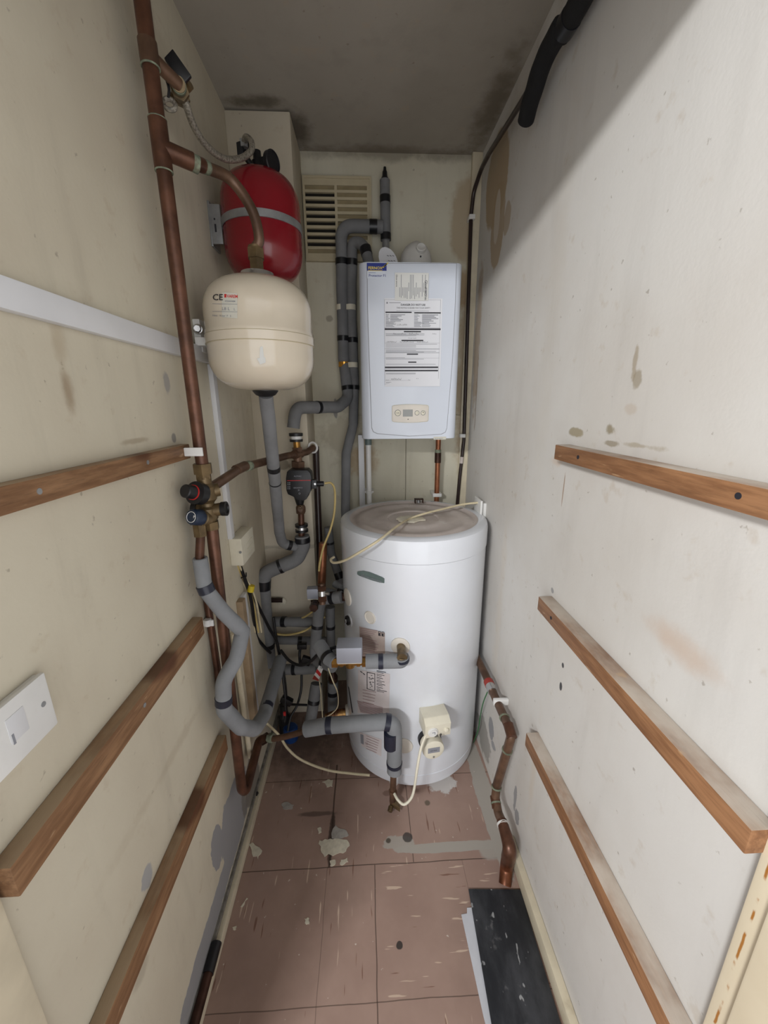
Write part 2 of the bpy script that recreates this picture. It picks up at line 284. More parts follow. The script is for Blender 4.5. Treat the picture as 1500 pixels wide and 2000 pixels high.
# ------------------------------------------------------------------ mesh building
class MB:
    def __init__(s): s.v = []; s.f = []
    def add(s, vs, fs):
        o = len(s.v); s.v += [Vector(p) for p in vs]; s.f += [tuple(i+o for i in f) for f in fs]; return s
    def box(s, lo, hi):
        x0, y0, z0 = lo; x1, y1, z1 = hi
        return s.add([(x0, y0, z0), (x1, y0, z0), (x1, y1, z0), (x0, y1, z0), (x0, y0, z1), (x1, y0, z1), (x1, y1, z1), (x0, y1, z1)],
                     [(0, 3, 2, 1), (4, 5, 6, 7), (0, 1, 5, 4), (1, 2, 6, 5), (2, 3, 7, 6), (3, 0, 4, 7)])
    def obox(s, c, ax, ay, az, sx, sy, sz):
        c = Vector(c); ax = Vector(ax).normalized(); ay = Vector(ay).normalized(); az = Vector(az).normalized()
        vs = [c+ax*(i*sx/2)+ay*(j*sy/2)+az*(k*sz/2) for k in (-1, 1) for (i, j) in ((-1, -1), (1, -1), (1, 1), (-1, 1))]
        return s.add(vs, [(0, 3, 2, 1), (4, 5, 6, 7), (0, 1, 5, 4), (1, 2, 6, 5), (2, 3, 7, 6), (3, 0, 4, 7)])
    def prism(s, poly, d):
        d = Vector(d); n = len(poly); vs = [Vector(p) for p in poly]+[Vector(p)+d for p in poly]
        return s.add(vs, [tuple(range(n)), tuple(range(2*n-1, n-1, -1))]+[((i+1) % n, i, i+n, (i+1) % n+n) for i in range(n)])
    def lathe(s, p0, axis, prof, seg=32, caps=True):
        axis = Vector(axis).normalized(); a = axis.orthogonal().normalized(); b = axis.cross(a); p0 = Vector(p0); vs = []; fs = []
        for (h, r) in prof:
            for k in range(seg):
                t = 2*math.pi*k/seg; vs.append(p0+axis*h+(a*math.cos(t)+b*math.sin(t))*max(r, 1e-5))
        for i in range(len(prof)-1):
            for k in range(seg):
                k2 = (k+1) % seg; fs.append((i*seg+k, i*seg+k2, (i+1)*seg+k2, (i+1)*seg+k))
        if caps: fs.append(tuple(range(seg))[::-1]); fs.append(tuple((len(prof)-1)*seg+k for k in range(seg)))
        return s.add(vs, fs)
    def cyl(s, a, b, r, seg=24, r2=None):
        a = Vector(a); b = Vector(b); return s.lathe(a, b-a, [(0, r), ((b-a).length, r if r2 is None else r2)], seg)
    def nut(s, a, b, r): return s.cyl(a, b, r, 6)
    def torus(s, c, axis, R, r, seg=40, sg=10):
        axis = Vector(axis).normalized(); a = axis.orthogonal().normalized(); b = axis.cross(a); c = Vector(c); vs = []; fs = []
        for i in range(seg):
            t = 2*math.pi*i/seg; d = a*math.cos(t)+b*math.sin(t)
            for j in range(sg): q = 2*math.pi*j/sg; vs.append(c+d*(R+r*math.cos(q))+axis*(r*math.sin(q)))
        for i in range(seg):
            for j in range(sg): fs.append((i*sg+j, i*sg+(j+1) % sg, ((i+1) % seg)*sg+(j+1) % sg, ((i+1) % seg)*sg+j))
        return s.add(vs, fs)
    def tube(s, P, r, seg=16, wob=0, seed=0, caps=True):
        rr = r if isinstance(r, (list, tuple)) else [r]*len(P); n = len(P); vs = []; fs = []
        T = [(P[min(i+1, n-1)]-P[max(i-1, 0)]).normalized() for i in range(n)]
        a = T[0].orthogonal().normalized()
        for i in range(n):
            a = (a-T[i]*a.dot(T[i])).normalized(); b = T[i].cross(a)
            for k in range(seg):
                t = 2*math.pi*k/seg; d = a*math.cos(t)+b*math.sin(t); q = rr[i]
                if wob: q *= 1+wob*mn.noise((P[i]+d*r_first(rr)*1.5)*22+Vector((seed, 0, 0)))
                vs.append(P[i]+d*q)
        for i in range(n-1):
            for k in range(seg):
                k2 = (k+1) % seg; fs.append((i*seg+k, i*seg+k2, (i+1)*seg+k2, (i+1)*seg+k))
        if caps: fs.append(tuple(range(seg))[::-1]); fs.append(tuple((n-1)*seg+k for k in range(seg)))
        return s.add(vs, fs)
    def patch(s, f, q, nu=1, nv=1):
        vs = []; (a, b, c, d) = q; fs = []
        for j in range(nv+1):
            for i in range(nu+1):
                S, T = i/nu, j/nv
                u = (a[0]*(1-S)+b[0]*S)*(1-T)+(d[0]*(1-S)+c[0]*S)*T; v = (a[1]*(1-S)+b[1]*S)*(1-T)+(d[1]*(1-S)+c[1]*S)*T
                vs.append(f(u, v))
        for j in range(nv):
            for i in range(nu): k = j*(nu+1)+i; fs.append((k+nu+1, k+nu+2, k+1, k))
        return s.add(vs, fs)
def r_first(rr): return rr[0]

def path(pts, R=.03, step=.012):
    pts = [Vector(p) for p in pts]; out = [pts[0]]
    for i in range(1, len(pts)-1):
        p, a, b = pts[i], pts[i-1], pts[i+1]; da = (a-p); db = (b-p); la, lb = da.length, db.length; da.normalize(); db.normalize()
        ang = da.angle(db, 0)
        if ang > math.pi-.03: out.append(p); continue
        t = min(R/math.tan(ang/2), la*.49, lb*.49); A_, B_ = p+da*t, p+db*t
        for k in range(9):
            s = k/8; out.append(A_*(1-s)**2+p*2*s*(1-s)+B_*s*s)
    out.append(pts[-1]); res = [out[0]]
    for q in out[1:]:
        d = (q-res[-1]).length
        if d < 1e-4: continue
        n = max(1, int(d/step)); p0 = res[-1].copy()
        for k in range(1, n+1): res.append(p0.lerp(q, k/n))
    return res
def smooth(pts, n=10):
    P = [Vector(p) for p in pts]; P = [P[0]*2-P[1]]+P+[P[-1]*2-P[-2]]; out = []
    for i in range(1, len(P)-2):
        for k in range(n):
            t = k/n; a, b, c, d = P[i-1:i+3]
            out.append(.5*((2*b)+(c-a)*t+(2*a-5*b+4*c-d)*t*t+(3*b-a-3*c+d)*t**3))
    out.append(P[-2]); return out
def cut(P, uv, length):
    """the stretch of path P centred where it is seen at uv"""
    i = min(range(len(P)), key=lambda k: (proj(P[k])[0]-uv[0])**2+(proj(P[k])[1]-uv[1])**2)
    i = max(1, min(len(P)-2, i)); T = (P[i+1]-P[i-1]).normalized(); return [P[i]-T*length/2, P[i], P[i]+T*length/2]

def make_mesh(name, mb, bevel=0, ang=38):
    me = bpy.data.meshes.new(name); me.from_pydata([tuple(v) for v in mb.v], [], mb.f)
    bm = bmesh.new(); bm.from_mesh(me)
    bmesh.ops.recalc_face_normals(bm, faces=bm.faces)
    if bevel:
        es = [e for e in bm.edges if len(e.link_faces) == 2 and e.calc_face_angle(0) > .6]
        bmesh.ops.bevel(bm, geom=es, offset=bevel, segments=2, affect='EDGES', profile=.6, clamp_overlap=True)
    bm.to_mesh(me); bm.free()
    for p in me.polygons: p.use_smooth = True
    me.set_sharp_from_angle(angle=math.radians(ang)); return me
def root_loc(o):
    while o.parent: o = o.parent
    return o.location.copy()
def part(name, mb, mat, parent, bevel=0, label=None):
    me = make_mesh(name, mb, bevel); me.transform(Matrix.Translation(-root_loc(parent)))
    o = bpy.data.objects.new(name, me); C.objects.link(o); o.parent = parent; me.materials.append(M[mat])
    if label: o['label'] = label
    return o
def thing(name, label, cat, loc, group=None):
    o = bpy.data.objects.new(name, None); C.objects.link(o); o.location = loc; o.empty_display_size = .05
    o['label'] = label; o['category'] = cat
    if group: o['group'] = group
    return o
def solo(name, mb, mat, label, cat, bevel=0, group=None):
    me = make_mesh(name, mb, bevel); vs = [v.co for v in me.vertices]
    c = Vector(((min(v.x for v in vs)+max(v.x for v in vs))/2, (min(v.y for v in vs)+max(v.y for v in vs))/2, min(v.z for v in vs)))
    me.transform(Matrix.Translation(-c)); o = bpy.data.objects.new(name, me); C.objects.link(o); o.location = c; me.materials.append(M[mat])
    o['label'] = label; o['category'] = cat
    if group: o['group'] = group
    return o
def struct(name, mb, mat, bevel=0):
    me = make_mesh(name, mb, bevel); o = bpy.data.objects.new(name, me); C.objects.link(o); me.materials.append(M[mat]); o['kind'] = 'structure'; return o
def text_mesh(mb, s, org, ex, ey, size, align='LEFT', bold=0.0):
    """flat lettering laid into the plane ex/ey at org"""
    cu = bpy.data.curves.new('lettering', 'FONT'); cu.body = s; cu.size = size; cu.align_x = align; cu.resolution_u = 2; cu.offset = bold*size
    to = bpy.data.objects.new('lettering', cu); me = to.to_mesh(); org = Vector(org); ex = Vector(ex); ey = Vector(ey)
    mb.add([org+ex*v.co.x+ey*v.co.y for v in me.vertices], [tuple(p.vertices) for p in me.polygons])
    to.to_mesh_clear(); bpy.data.objects.remove(to); bpy.data.curves.remove(cu)
def text_on(mb, s, f, u0, v0, du, dv, align='LEFT', bold=0.0):
    """lettering on a curved surface: f maps picture points to the surface; (du,dv) is the run of one em"""
    t = MB(); text_mesh(t, s, (0, 0, 0), (1, 0, 0), (0, 1, 0), 1, align, bold)
    mb.add([f(u0+p.x*du[0]+p.y*dv[0], v0+p.x*du[1]+p.y*dv[1]) for p in t.v], t.f)

XL, XR, YB, ZC = -.44, .475, 1.82, 2.385
YD = .33
# ------------------------------------------------------------------ the closet shell
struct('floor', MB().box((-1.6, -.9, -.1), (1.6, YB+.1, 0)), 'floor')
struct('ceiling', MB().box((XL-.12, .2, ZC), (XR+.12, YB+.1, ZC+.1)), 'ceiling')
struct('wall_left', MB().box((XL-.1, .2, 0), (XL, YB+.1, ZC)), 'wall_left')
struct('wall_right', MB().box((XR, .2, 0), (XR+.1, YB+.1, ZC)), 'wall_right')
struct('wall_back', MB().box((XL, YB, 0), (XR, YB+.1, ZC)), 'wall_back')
struct('wall_front', MB().box((-1.6, .2, 0), (XL-.1, YD, ZC+.1)).box((XR+.1, .2, 0), (1.6, YD, ZC+.1)).box((XL-.1, .22, 2.05), (XR+.1, YD, ZC)), 'wall_left')
struct('trim_1', MB().box((XL, 1.6, 0), (-.228, YB, ZC-.006)), 'boxing', .003)             # the boxed-in riser in the corner
struct('trim_2', MB().box((XL-.05, .2, 0), (XL+.010, YD+.008, 2.05)), 'cream_trim', .003)
struct('trim_3', MB().box((XR-.012, .292, 0), (XR+.05, YD-.010, 2.05)).box((XR-.020, .2, 0), (XR+.05, .292, 2.05)), 'jamb', .003)
struct('trim_4', MB().box((XR-.040, YB-.022, 0), (XR, YB, ZC)), 'cream_trim', .002)            # timber strip in the far right corner
struct('trim_5', MB().box((-.03, YB-.010, .9), (.186, YB, 1.40)), 'wall_back', .001)
struct('trim_7', MB().box((.1885, YB-.010, .9), (XR-.04, YB, 1.40)), 'wall_back', .001)
struct('trim_6', MB().box((XL, YD+.01, 0), (XL+.007, 1.6, .052)), 'cement')
struct('baseboard_left', MB().box((XL+.004, YD+.01, 0), (XL+.020, 1.45, .036)), 'cream_trim', .003)
struct('baseboard_right', MB().box((XR-.022, YD-.01, 0), (XR, .955, .052)), 'cream_trim', .004)

# ------------------------------------------------------------------ hot water cylinder
CX, CY, CR = .180, 1.445, .279
t = thing('hot_water_cylinder', 'large white floor-standing hot water cylinder with dusty grey lid', 'water cylinder', (CX, CY, 0))
body = MB().lathe((CX, CY, .022), (0, 0, 1), [(0, CR-.012), (.006, CR-.003), (.055, CR), (.056, CR-.0022), (.059, CR-.0022), (.060, CR), (.925, CR)], 128)
part('body', body, 'enamel', t)
part('lid_band', MB().lathe((CX, CY, .948), (0, 0, 1), [(0, CR), (.001, CR+.0025), (.066, CR+.0025), (.078, CR-.001), (.084, CR-.012), (.084, CR-.034)], 128, False), 'enamel', t)
part('lid', MB().lathe((CX, CY, 1.02), (0, 0, 1), [(0, CR-.02), (.0115, CR-.02), (.012, CR-.030), (.004, CR-.040), (.0035, CR-.055), (.007, CR-.060), (.007, CR-.085), (.004, CR-.090), (.004, .13), (.007, .125), (.007, .10), (.003, .095), (.003, 0)], 128), 'lid', t)
for sx, sy in ((-.10, -.235), (.2, -.15), (-.2, .1), (.15, .2)):
    part('foot', MB().lathe((CX+sx*.9, CY+sy, 0), (0, 0, 1), [(0, .017), (.003, .019), (.014, .019), (.026, .021)], 24), 'white_plastic', t)
cyl = onround(CX, CY, CR)
def ring(name, u, v, r, tk, mat, r2=None, depth=.004, parent=t):
    P = cyl(u, v); n = Vector((P.x-CX, P.y-CY, 0)).normalized()
    return P, n
P, n = ring('', 723, 1206, 0, 0, '')
pl = part('plug_cap', MB().lathe(P-n*.004, n, [(0, .024), (.0065, .024), (.008, .0215), (.0055, .019), (.0055, 0)], 40), 'cream_soft', t, label='round cream blanking cap')
P, n = ring('', 682, 1211, 0, 0, '')
part('pocket_ring', MB().lathe(P-n*.006, n, [(0, .027), (.008, .026), (.009, .020), (.0085, .016)], 36, False), 'enamel', t)
part('sensor_pocket', MB().lathe(P-n*.004, n, [(0, .0185), (.014, .0185), (.016, .014), (.008, .012), (.008, 0)], 30), 'black', t, label='dark chrome recessed pocket')
part('pocket_nut', MB().nut(P+n*.004, P+n*.018, .008), 'steel_bright', t)
for (u, v) in ((679, 1166), (782, 1262), (789, 1456), (677, 1392)):
    P, n = ring('', u, v, 0, 0, '')
    part('port_collar', MB().lathe(P-n*.008, n, [(0, .034), (.011, .033), (.013, .028), (.013, .0)], 36), 'cream_soft', t)
# the elongated grey-green badge
b = MB(); pts = [(699, 1116), (710, 1114.5), (722, 1117), (735, 1122), (747, 1127), (751, 1130), (751, 1138), (742, 1137), (728, 1133), (714, 1128), (703, 1124), (699, 1121)]
f1 = onround(CX, CY, CR, .0035); f0 = onround(CX, CY, CR, -.002); k = len(pts)
b.add([f1(*p) for p in pts]+[f0(*p) for p in pts], [tuple(range(k))]+[(i, (i+1) % k, (i+1) % k+k, i+k) for i in range(k)])
bd = part('badge', b, 'badge', t, label='grey-green oval maker badge')
tx = MB(); text_on(tx, 'glow-worm', onround(CX, CY, CR, .0042), 707, 1124, (8.5, 3.0), (-.3, -7.5)); part('lettering', tx, 'ink_grey', bd)
# printed labels
g = onround(CX, CY, CR, .0012); gi = onround(CX, CY, CR, .0019)
lb = part('information_label', MB().patch(g, [(702, 1223), (752, 1236), (752, 1300), (706, 1300)], 8, 4), 'label_brown', t, label='brownish faded rating label')
ik = MB()
for i in range(6): ik.patch(gi, [(704, 1226+i*3.2), (704+34-i*3, 1231+i*3.2), (704+34-i*3, 1232+i*3.2), (704, 1227.2+i*3.2)], 4)
for i in range(15):
    x1 = 738+random.uniform(-6, 6) if i < 8 else 728+random.uniform(-6, 6); ik.patch(gi, [(708, 1246+i*3.5), (x1, 1251+i*3.4), (x1, 1252.2+i*3.4), (708, 1247.2+i*3.5)], 4)
part('small_print', ik, 'ink_pink', lb)
ik = MB()
for x0 in (739.5, 746):
    for q in ([(x0, 0), (x0+5, 0), (x0+5, 1), (x0, 1)], [(x0, 8), (x0+5, 8), (x0+5, 9), (x0, 9)], [(x0, 0), (x0+.9, 0), (x0+.9, 9), (x0, 9)], [(x0+4.2, 0), (x0+5, 0), (x0+5, 9), (x0+4.2, 9)], [(x0+.9, 4), (x0+3.4, 3), (x0+3.2, 8.4), (x0+1, 8.4)]):
        ik.patch(gi, [(a, 1232+b_+(a-739)*.15) for a, b_ in q])
part('warning_symbol', ik, 'ink', lb)
lb = part('wiring_label', MB().patch(g, [(700, 1308), (762, 1316), (760, 1398), (699, 1392)], 8, 4), 'label', t, label='pale pink wiring and plumbing diagram label')
ik = MB()
for q in ([(717, 1312), (733, 1315), (733, 1316), (717, 1313.2)], [(717, 1344), (732, 1348), (732, 1349), (717, 1345)], [(717, 1312), (718.2, 1312), (718.2, 1344), (717, 1344)], [(732, 1315), (733.2, 1315), (733.2, 1348), (732, 1348)]): ik.patch(gi, q, 2)
for i in range(7):
    v = 1309+i*6.2; x1 = 756-random.uniform(0, 8); ik.patch(gi, [(736, v), (x1, v+3.4), (x1, v+4.4), (736, v+1)], 2)
    ik.patch(gi, [(736, v+2.6), (x1-5, v+5.4), (x1-5, v+6.2), (736, v+3.4)], 2)
for k in range(14):
    a, b_ = random.uniform(720, 730), random.uniform(1317, 1342); ik.patch(gi, [(a, b_), (a+random.uniform(1, 4), b_+.6), (a+3, b_+1.6), (a, b_+1.1)])
for (a, b_) in ((705, 1310), (710, 1314)): ik.patch(gi, [(a, b_), (a+4, b_+3), (a+3, b_+4), (a-1, b_+1)])
part('diagram', ik, 'ink', lb)
ik = MB()
for i in range(5): ik.patch(gi, [(709, 1346+i*6), (735-i, 1351+i*6), (735-i, 1352+i*6), (709, 1347+i*6)], 3)
for i in range(9):
    v = 1368+i*2.6; ik.patch(gi, [(698+i*.8, v), (748, v+13-i*.6), (748, v+14-i*.6), (698+i*.8, v+1.3)], 6)
part('small_print', ik, 'ink_pink', lb)
lb = part('certificate_label', MB().patch(g, [(703, 1430), (746, 1444), (745, 1477), (707, 1457)], 6, 3), 'label', t, label='small faded cream label low on the side')
ik = MB().patch(gi, [(704.5, 1433), (710.5, 1435), (711, 1454), (705.5, 1451)]); part('symbol', ik, 'ink_grey', lb)
ik = MB(); text_on(ik, 'CE', gi, 713, 1452, (5, 2), (0, -5), 'LEFT', .02)
for i in range(6): ik.patch(gi, [(716, 1436+i*5), (741-i, 1446+i*4.6), (741-i, 1447+i*4.6), (716, 1437+i*5)], 3)
part('small_print', ik, 'ink_pink', lb)
# immersion heater with the thermostat box above it
P = cyl(838, 1440); n = Vector((P.x-CX, P.y-CY, 0)).normalized(); sd = Vector((-n.y, n.x, 0)); zz = Vector((0, 0, 1))
ih = part('immersion_heater_base', MB().lathe(P-n*.01, n, [(0, .043), (.022, .043), (.024, .038), (.03, .038), (.03, 0)], 36), 'black', t)
cap = MB().lathe(P+n*.018, n, [(0, .0395), (.034, .040), (.039, .0385), (.041, .034), (.041, 0)], 48)
cp = part('immersion_heater_cap', cap, 'cream_plastic', t, label='round cream immersion heater cap')
cc = P+n*.0595
part('warning_label', MB().obox(cc+zz*.002, sd, n, zz, .044, .0008, .022), 'ink_grey', cp)
tx = MB(); text_mesh(tx, 'HEATRAE', cc+zz*(-.001)+n*.0008-sd*.014, sd, zz, .006); part('lettering', tx, 'ink', cp)
part('screw', MB().cyl(cc-zz*.027, cc-zz*.027+n*.002, .0035, 12), 'steel', cp)
P = cyl(843, 1394); n = Vector((P.x-CX, P.y-CY, 0)).normalized(); sd = Vector((-n.y, n.x, 0))
n2 = (n-zz*.05).normalized()
bx = MB().prism([P-sd*.047+zz*.034-n*.004, P-sd*.047-zz*.030-n*.004, P-sd*.047-zz*.034+n*.070, P-sd*.047+zz*.018+n*.072, P-sd*.047+zz*.034+n*.050], sd*.094)
tb = part('thermostat_box', bx, 'cream_plastic', t, .003, label='cream cylinder thermostat box with dial')
fc = P+n*.072-zz*.009; fn = n
dl = part('dial', MB().lathe(fc-sd*.019+fn*(-.002), fn, [(0, .0185), (.004, .018), (.005, .015), (.008, .014), (.008, 0)], 36), 'white_plastic', tb)
part('dial_mark', MB().obox(fc-sd*.019+fn*.0065+zz*.004, sd, fn, zz, .010, .001, .002).obox(fc-sd*.014+fn*.0065, sd, fn, zz, .002, .001, .009), 'ink_grey', tb)
part('adjusting_screw', MB().lathe(fc+sd*.030-fn*.001, fn, [(0, .009), (.005, .008), (.007, .005), (.007, 0)], 20), 'cream_plastic', tb)
ik = MB()
for k_ in range(3): ik.obox(fc-sd*.006-zz*(.0145+.0035*k_)+fn*.0012, sd, fn, zz, .014, .0008, .0014)
ik.torus(fc+sd*.009-zz*.016+fn*.001, fn, .004, .0007, 20, 6); ik.obox(fc+sd*.009-zz*.016+fn*.001, sd, fn, zz, .007, .0008, .0012); ik.obox(fc+sd*.009-zz*.016+fn*.001, zz, fn, sd, .007, .0008, .0012)
text_mesh(ik, 'CE', fc+sd*.016-zz*.019+fn*.001, sd, zz, .006); part('marking', ik, 'ink', tb)
part('split', MB().patch(g, [(680, 1340), (682, 1342), (690, 1392), (688, 1392)], 1, 4), 'ink', t, label='thin dark tear in the casing')

# things lying on the lid
b = MB(); rr = random.Random(3); pl = [Vector((.170+.058*math.cos(a)*rr.uniform(.7, 1.1), 1.425+.045*math.sin(a)*rr.uniform(.7, 1.1), 1.0245)) for a in [i*math.pi*2/22 for i in range(22)]]
solo('plaster_lump', b.prism(pl, (0, 0, .006)), 'flake', 'flat cream plaster scab on the middle of the cylinder lid', 'plaster', .002)
P = AZ(818, 982, 1.033)
br = thing('metal_bracket', 'small dark square metal bracket standing on the back edge of the cylinder lid', 'bracket', P)
b = MB().box((P.x-.019, P.y-.012, 1.0325), (P.x-.015, P.y+.012, 1.052)).box((P.x-.019, P.y-.012, 1.048), (P.x+.019, P.y+.012, 1.052)).box((P.x+.015, P.y-.012, 1.0325), (P.x+.019, P.y+.012, 1.052))
part('bracket_frame', b, 'copper_dark', br, .001); part('bolt', MB().nut(P+Vector((0, .004, -.0005)), P+Vector((0, .004, .012)), .007), 'steel', br)

# ------------------------------------------------------------------ boiler
BX0, BX1, BZ0, BZ1, BY = -.011, .350, 1.318, 1.917, 1.50
t = thing('boiler', 'white wall-hung gas boiler with paper notices taped to its front', 'boiler', ((BX0+BX1)/2, 1.66, BZ0))
def rounded(x0, x1, y0, y1, r, seg=8):
    o = []
    for cx_, a0 in ((x1-r, -90), (x0+r, 180)):
        for k in range(seg+1):
            a = math.radians(a0+(90*k/seg)); o.append((cx_+r*math.cos(a), y0+r+r*math.sin(a)))
        if a0 == -90: o += [(x1, y1), (x0, y1)]
    return o
pl = rounded(BX0, BX1, BY+.004, YB, .034)
part('casing', MB().prism([(x, y, BZ0+.004) for x, y in pl], (0, 0, BZ1-BZ0-.004)), 'boiler', t, .004)
def fpoly(y, e):
    o = [A(u, v, BY+.0) for u, v in ((717, 514), (718, 600), (721, 700), (726, 835), (729, 843), (737, 847), (800, 852), (862, 848), (870, 844), (873, 836), (884, 700), (889, 600), (892, 514))]
    c = Vector((.17, 0, 1.62)); return [Vector((p.x+(e if p.x > .17 else -e), y, p.z+(e if p.z > 1.62 else -e))) for p in o]
part('panel_seam', MB().prism(fpoly(BY+.0035, .0012), (0, .001, 0)), 'panel_gap', t)
part('front_panel', MB().prism(fpoly(BY+.001, -.0006), (0, .004, 0)), 'boiler', t, .001)
yf = BY+.001
def prect(u0, v0, u1, v1, y, tk=.001): a = A(u0, v0, y); b_ = A(u1, v1, y); return MB().box((min(a.x, b_.x), y-tk, min(a.z, b_.z)), (max(a.x, b_.x), y, max(a.z, b_.z)))
# control panel
a0, a1 = A(766, 792, yf), A(836, 823, yf)
def superell(x0, x1, z0, z1, y, bow, r=.008):
    o = []; n_ = 14
    for k in range(n_+1): s = k/n_; x = x0+r+(x1-x0-2*r)*s; o.append((x, y, z1+bow*math.sin(math.pi*s)))
    for k in range(1, 6): a = math.radians(90-18*k); o.append((x1-r+r*math.cos(a), y, z1-r+r*math.sin(a)))
    for k in range(6): a = math.radians(-18*k); o.append((x1-r+r*math.cos(a), y, z0+r+r*math.sin(a)))
    for k in range(1, n_+1): s = 1-k/n_; x = x0+r+(x1-x0-2*r)*s; o.append((x, y, z0-bow*math.sin(math.pi*s)))
    for k in range(1, 6): a = math.radians(-90-18*k); o.append((x0+r+r*math.cos(a), y, z0+r+r*math.sin(a)))
    for k in range(5): a = math.radians(180-18*k); o.append((x0+r+r*math.cos(a), y, z1-r+r*math.sin(a)))
    return o
cpn = part('control_panel', MB().prism(superell(a0.x, a1.x, a1.z, a0.z, yf-.004, .003), (0, .004, 0)), 'cream_soft', t, .0012, label='cream oval control panel')
part('panel_rim', MB().prism(superell(a0.x-.0015, a1.x+.0015, a1.z-.0015, a0.z+.0015, yf-.0018, .003), (0, .0018, 0)), 'ink_cream', cpn)
part('screen', prect(787, 800, 806, 813.5, yf-.004, .0012), 'lcd', cpn, label='grey rectangular screen')
for (u, v, r, s) in ((777, 806.5, .0105, 'mode'), (814.5, 806.5, .0078, '-'), (826.3, 806.5, .0078, '+')):
    P = A(u, v, yf-.004); bt = part('button', MB().lathe(P, (0, -1, 0), [(0, r), (.0015, r), (.002, r*.82), (.002, 0)], 28), 'cream_plastic', cpn)
    part('button_ring', MB().torus(P+Vector((0, -.0012, 0)), (0, 1, 0), r, .0011, 32, 8), 'lcd', cpn)
    tx = MB(); text_mesh(tx, s, P+Vector((0, -.0026, -r*.3 if s != 'mode' else -.0014)), (1, 0, 0), (0, 0, 1), .0055 if s == 'mode' else .012, 'CENTER'); part('lettering', tx, 'ink', cpn)
P = A(797, 819, yf-.004); part('pressure_light', MB().cyl(P, P+Vector((0, -.001, 0)), .0018, 12), 'ink', cpn)
ob = part('model_badge', prect(847, 853, 871, 858.5, BY+.0042, .0012), 'ink_cream', t, .0004, label='small cream oval badge at lower right corner')
P = A(849, 857.4, BY+.0024); tx = MB(); text_mesh(tx, 'glow-worm', P, (1, 0, 0), (0, 0, 1), .0068); part('lettering', tx, 'ink_grey', ob)
# blue and yellow sticker
st = part('treatment_sticker', prect(716.5, 513.5, 755, 529, yf, .0006), 'blue_ink', t, label='navy blue and yellow sticker at top left corner')
P = A(719, 526, yf-.0008); tx = MB(); text_mesh(tx, 'FERNOX', P, (1, 0, 0), (0, 0, 1), .0125, 'LEFT', .01)
for k in range(3):
    a = P+Vector((.050+.0035*k, 0, .004+.003*k)); tx.add([a, a+Vector((.012, 0, .009)), a+Vector((.0105, 0, .0115)), a+Vector((-.0015, 0, .0025))], [(0, 1, 2, 3)])
tx.box((P.x, P.y-.0001, P.z-.0045), (P.x+.048, P.y, P.z-.003)); part('lettering', tx, 'yellow', st)
sb = part('sticker_base', prect(717, 529.2, 752, 544, yf, .0005), 'boiler', t, label='white lower half of the sticker'); P = A(720, 540.5, yf-.0007); tx = MB()
text_mesh(tx, 'Protector F1', P, (1, 0, 0), (0, 0, 1), .0115, 'LEFT', .012); tx.box((P.x, P.y-.0001, P.z+.0115), (P.x+.024, P.y, P.z+.0125)); part('lettering', tx, 'blue_ink', sb)
# flue on the top
P = Vector((.208, 1.70, BZ1))
fl = MB().lathe(P, (0, 0, 1), [(0, .066), (.012, .066), (.014, .062), (.055, .061), (.085, .056), (.108, .042), (.122, .024), (.129, .010), (.131, 0)], 48)
fo = part('flue_elbow', fl, 'white_plastic', t, label='domed off-white flue turret'); part('flue_duct', MB().cyl((.208, 1.70, BZ1+.056), (.208, YB, BZ1+.056), .052, 36), 'white_plastic', t)
q = P+Vector((.012, -.050, .088)); part('cap', MB().lathe(q, (0, -1, .45), [(0, .019), (.010, .018), (.012, .014), (.010, .011), (.010, 0)], 28), 'white_plastic', fo)
part('test_point', MB().cyl(P+Vector((.010, -.055, .060)), P+Vector((.010, -.0630, .060)), .003, 12), 'ink', fo)

# papers on the boiler
pg = thing('warning_notice', 'white printed gas warning notice page taped to the boiler front', 'notice', A(806, 752, yf)+Vector((0, -.002, 0)))
o0 = A(750.5, 582.5, yf); W_, H_ = .2035, .292; yp = yf-.0012
def PX(x, y): return (o0.x+x*W_, yp-.0003, o0.z-y*H_)
nv = 16; vs = []; fs = []
for j in range(nv+1):
    for i in (0, 1): vs.append((o0.x+i*W_, yp+.0002-.003*max(0, j/nv-.9)*10*(i*.6+.2), o0.z-j/nv*H_))
for j in range(nv): fs.append((j*2, j*2+1, j*2+3, j*2+2))
sheet = MB().add(vs, fs)
sheet.add([Vector(v)+Vector((0, .0004, 0)) for v in vs], [f_[::-1] for f_ in fs]); sh = part('sheet', sheet, 'paper', pg)
def zr(b, x0, z0, x1, z1):   # rectangles given in the close-up's own grid
    a = ((x0-322)/563, (z0-455)/893); c = ((x1-322)/563, (z1-455)/893); p, q_ = PX(*a), PX(*c); b.add([p, (q_[0], p[1], p[2]), q_, (p[0], p[1], q_[2])], [(0, 1, 2, 3)])
ik = MB()
for r in ((333, 585, 587, 597), (612, 589, 872, 601), (325, 748, 875, 765), (513, 775, 681, 787), (490, 864, 706, 877), (545, 1003, 656, 1015), (558, 1086, 641, 1098), (325, 1138, 862, 1153), (325, 1173, 862, 1187)): zr(ik, *r)
def zt(b, s, x, z, h, al='CENTER', bold=0): p = PX((x-322)/563, (z-455)/893); text_mesh(b, s, p, (1, 0, 0), (0, 0, 1), h/893*H_*1.35, al, bold)
zt(ik, 'DANGER DO NOT USE', 600, 526, 19, 'CENTER', .02); zt(ik, 'THIS NOTICE IS ISSUED FOR YOUR SAFETY', 604, 554, 14)
part('heading_print', ik, 'ink', sh)
ik = MB(); rr = random.Random(5)
for z in (575, 604, 955, 993): zr(ik, 440 if z == 575 else 335, z, 755 if z == 575 else (870 if z > 700 else 345), z+3)
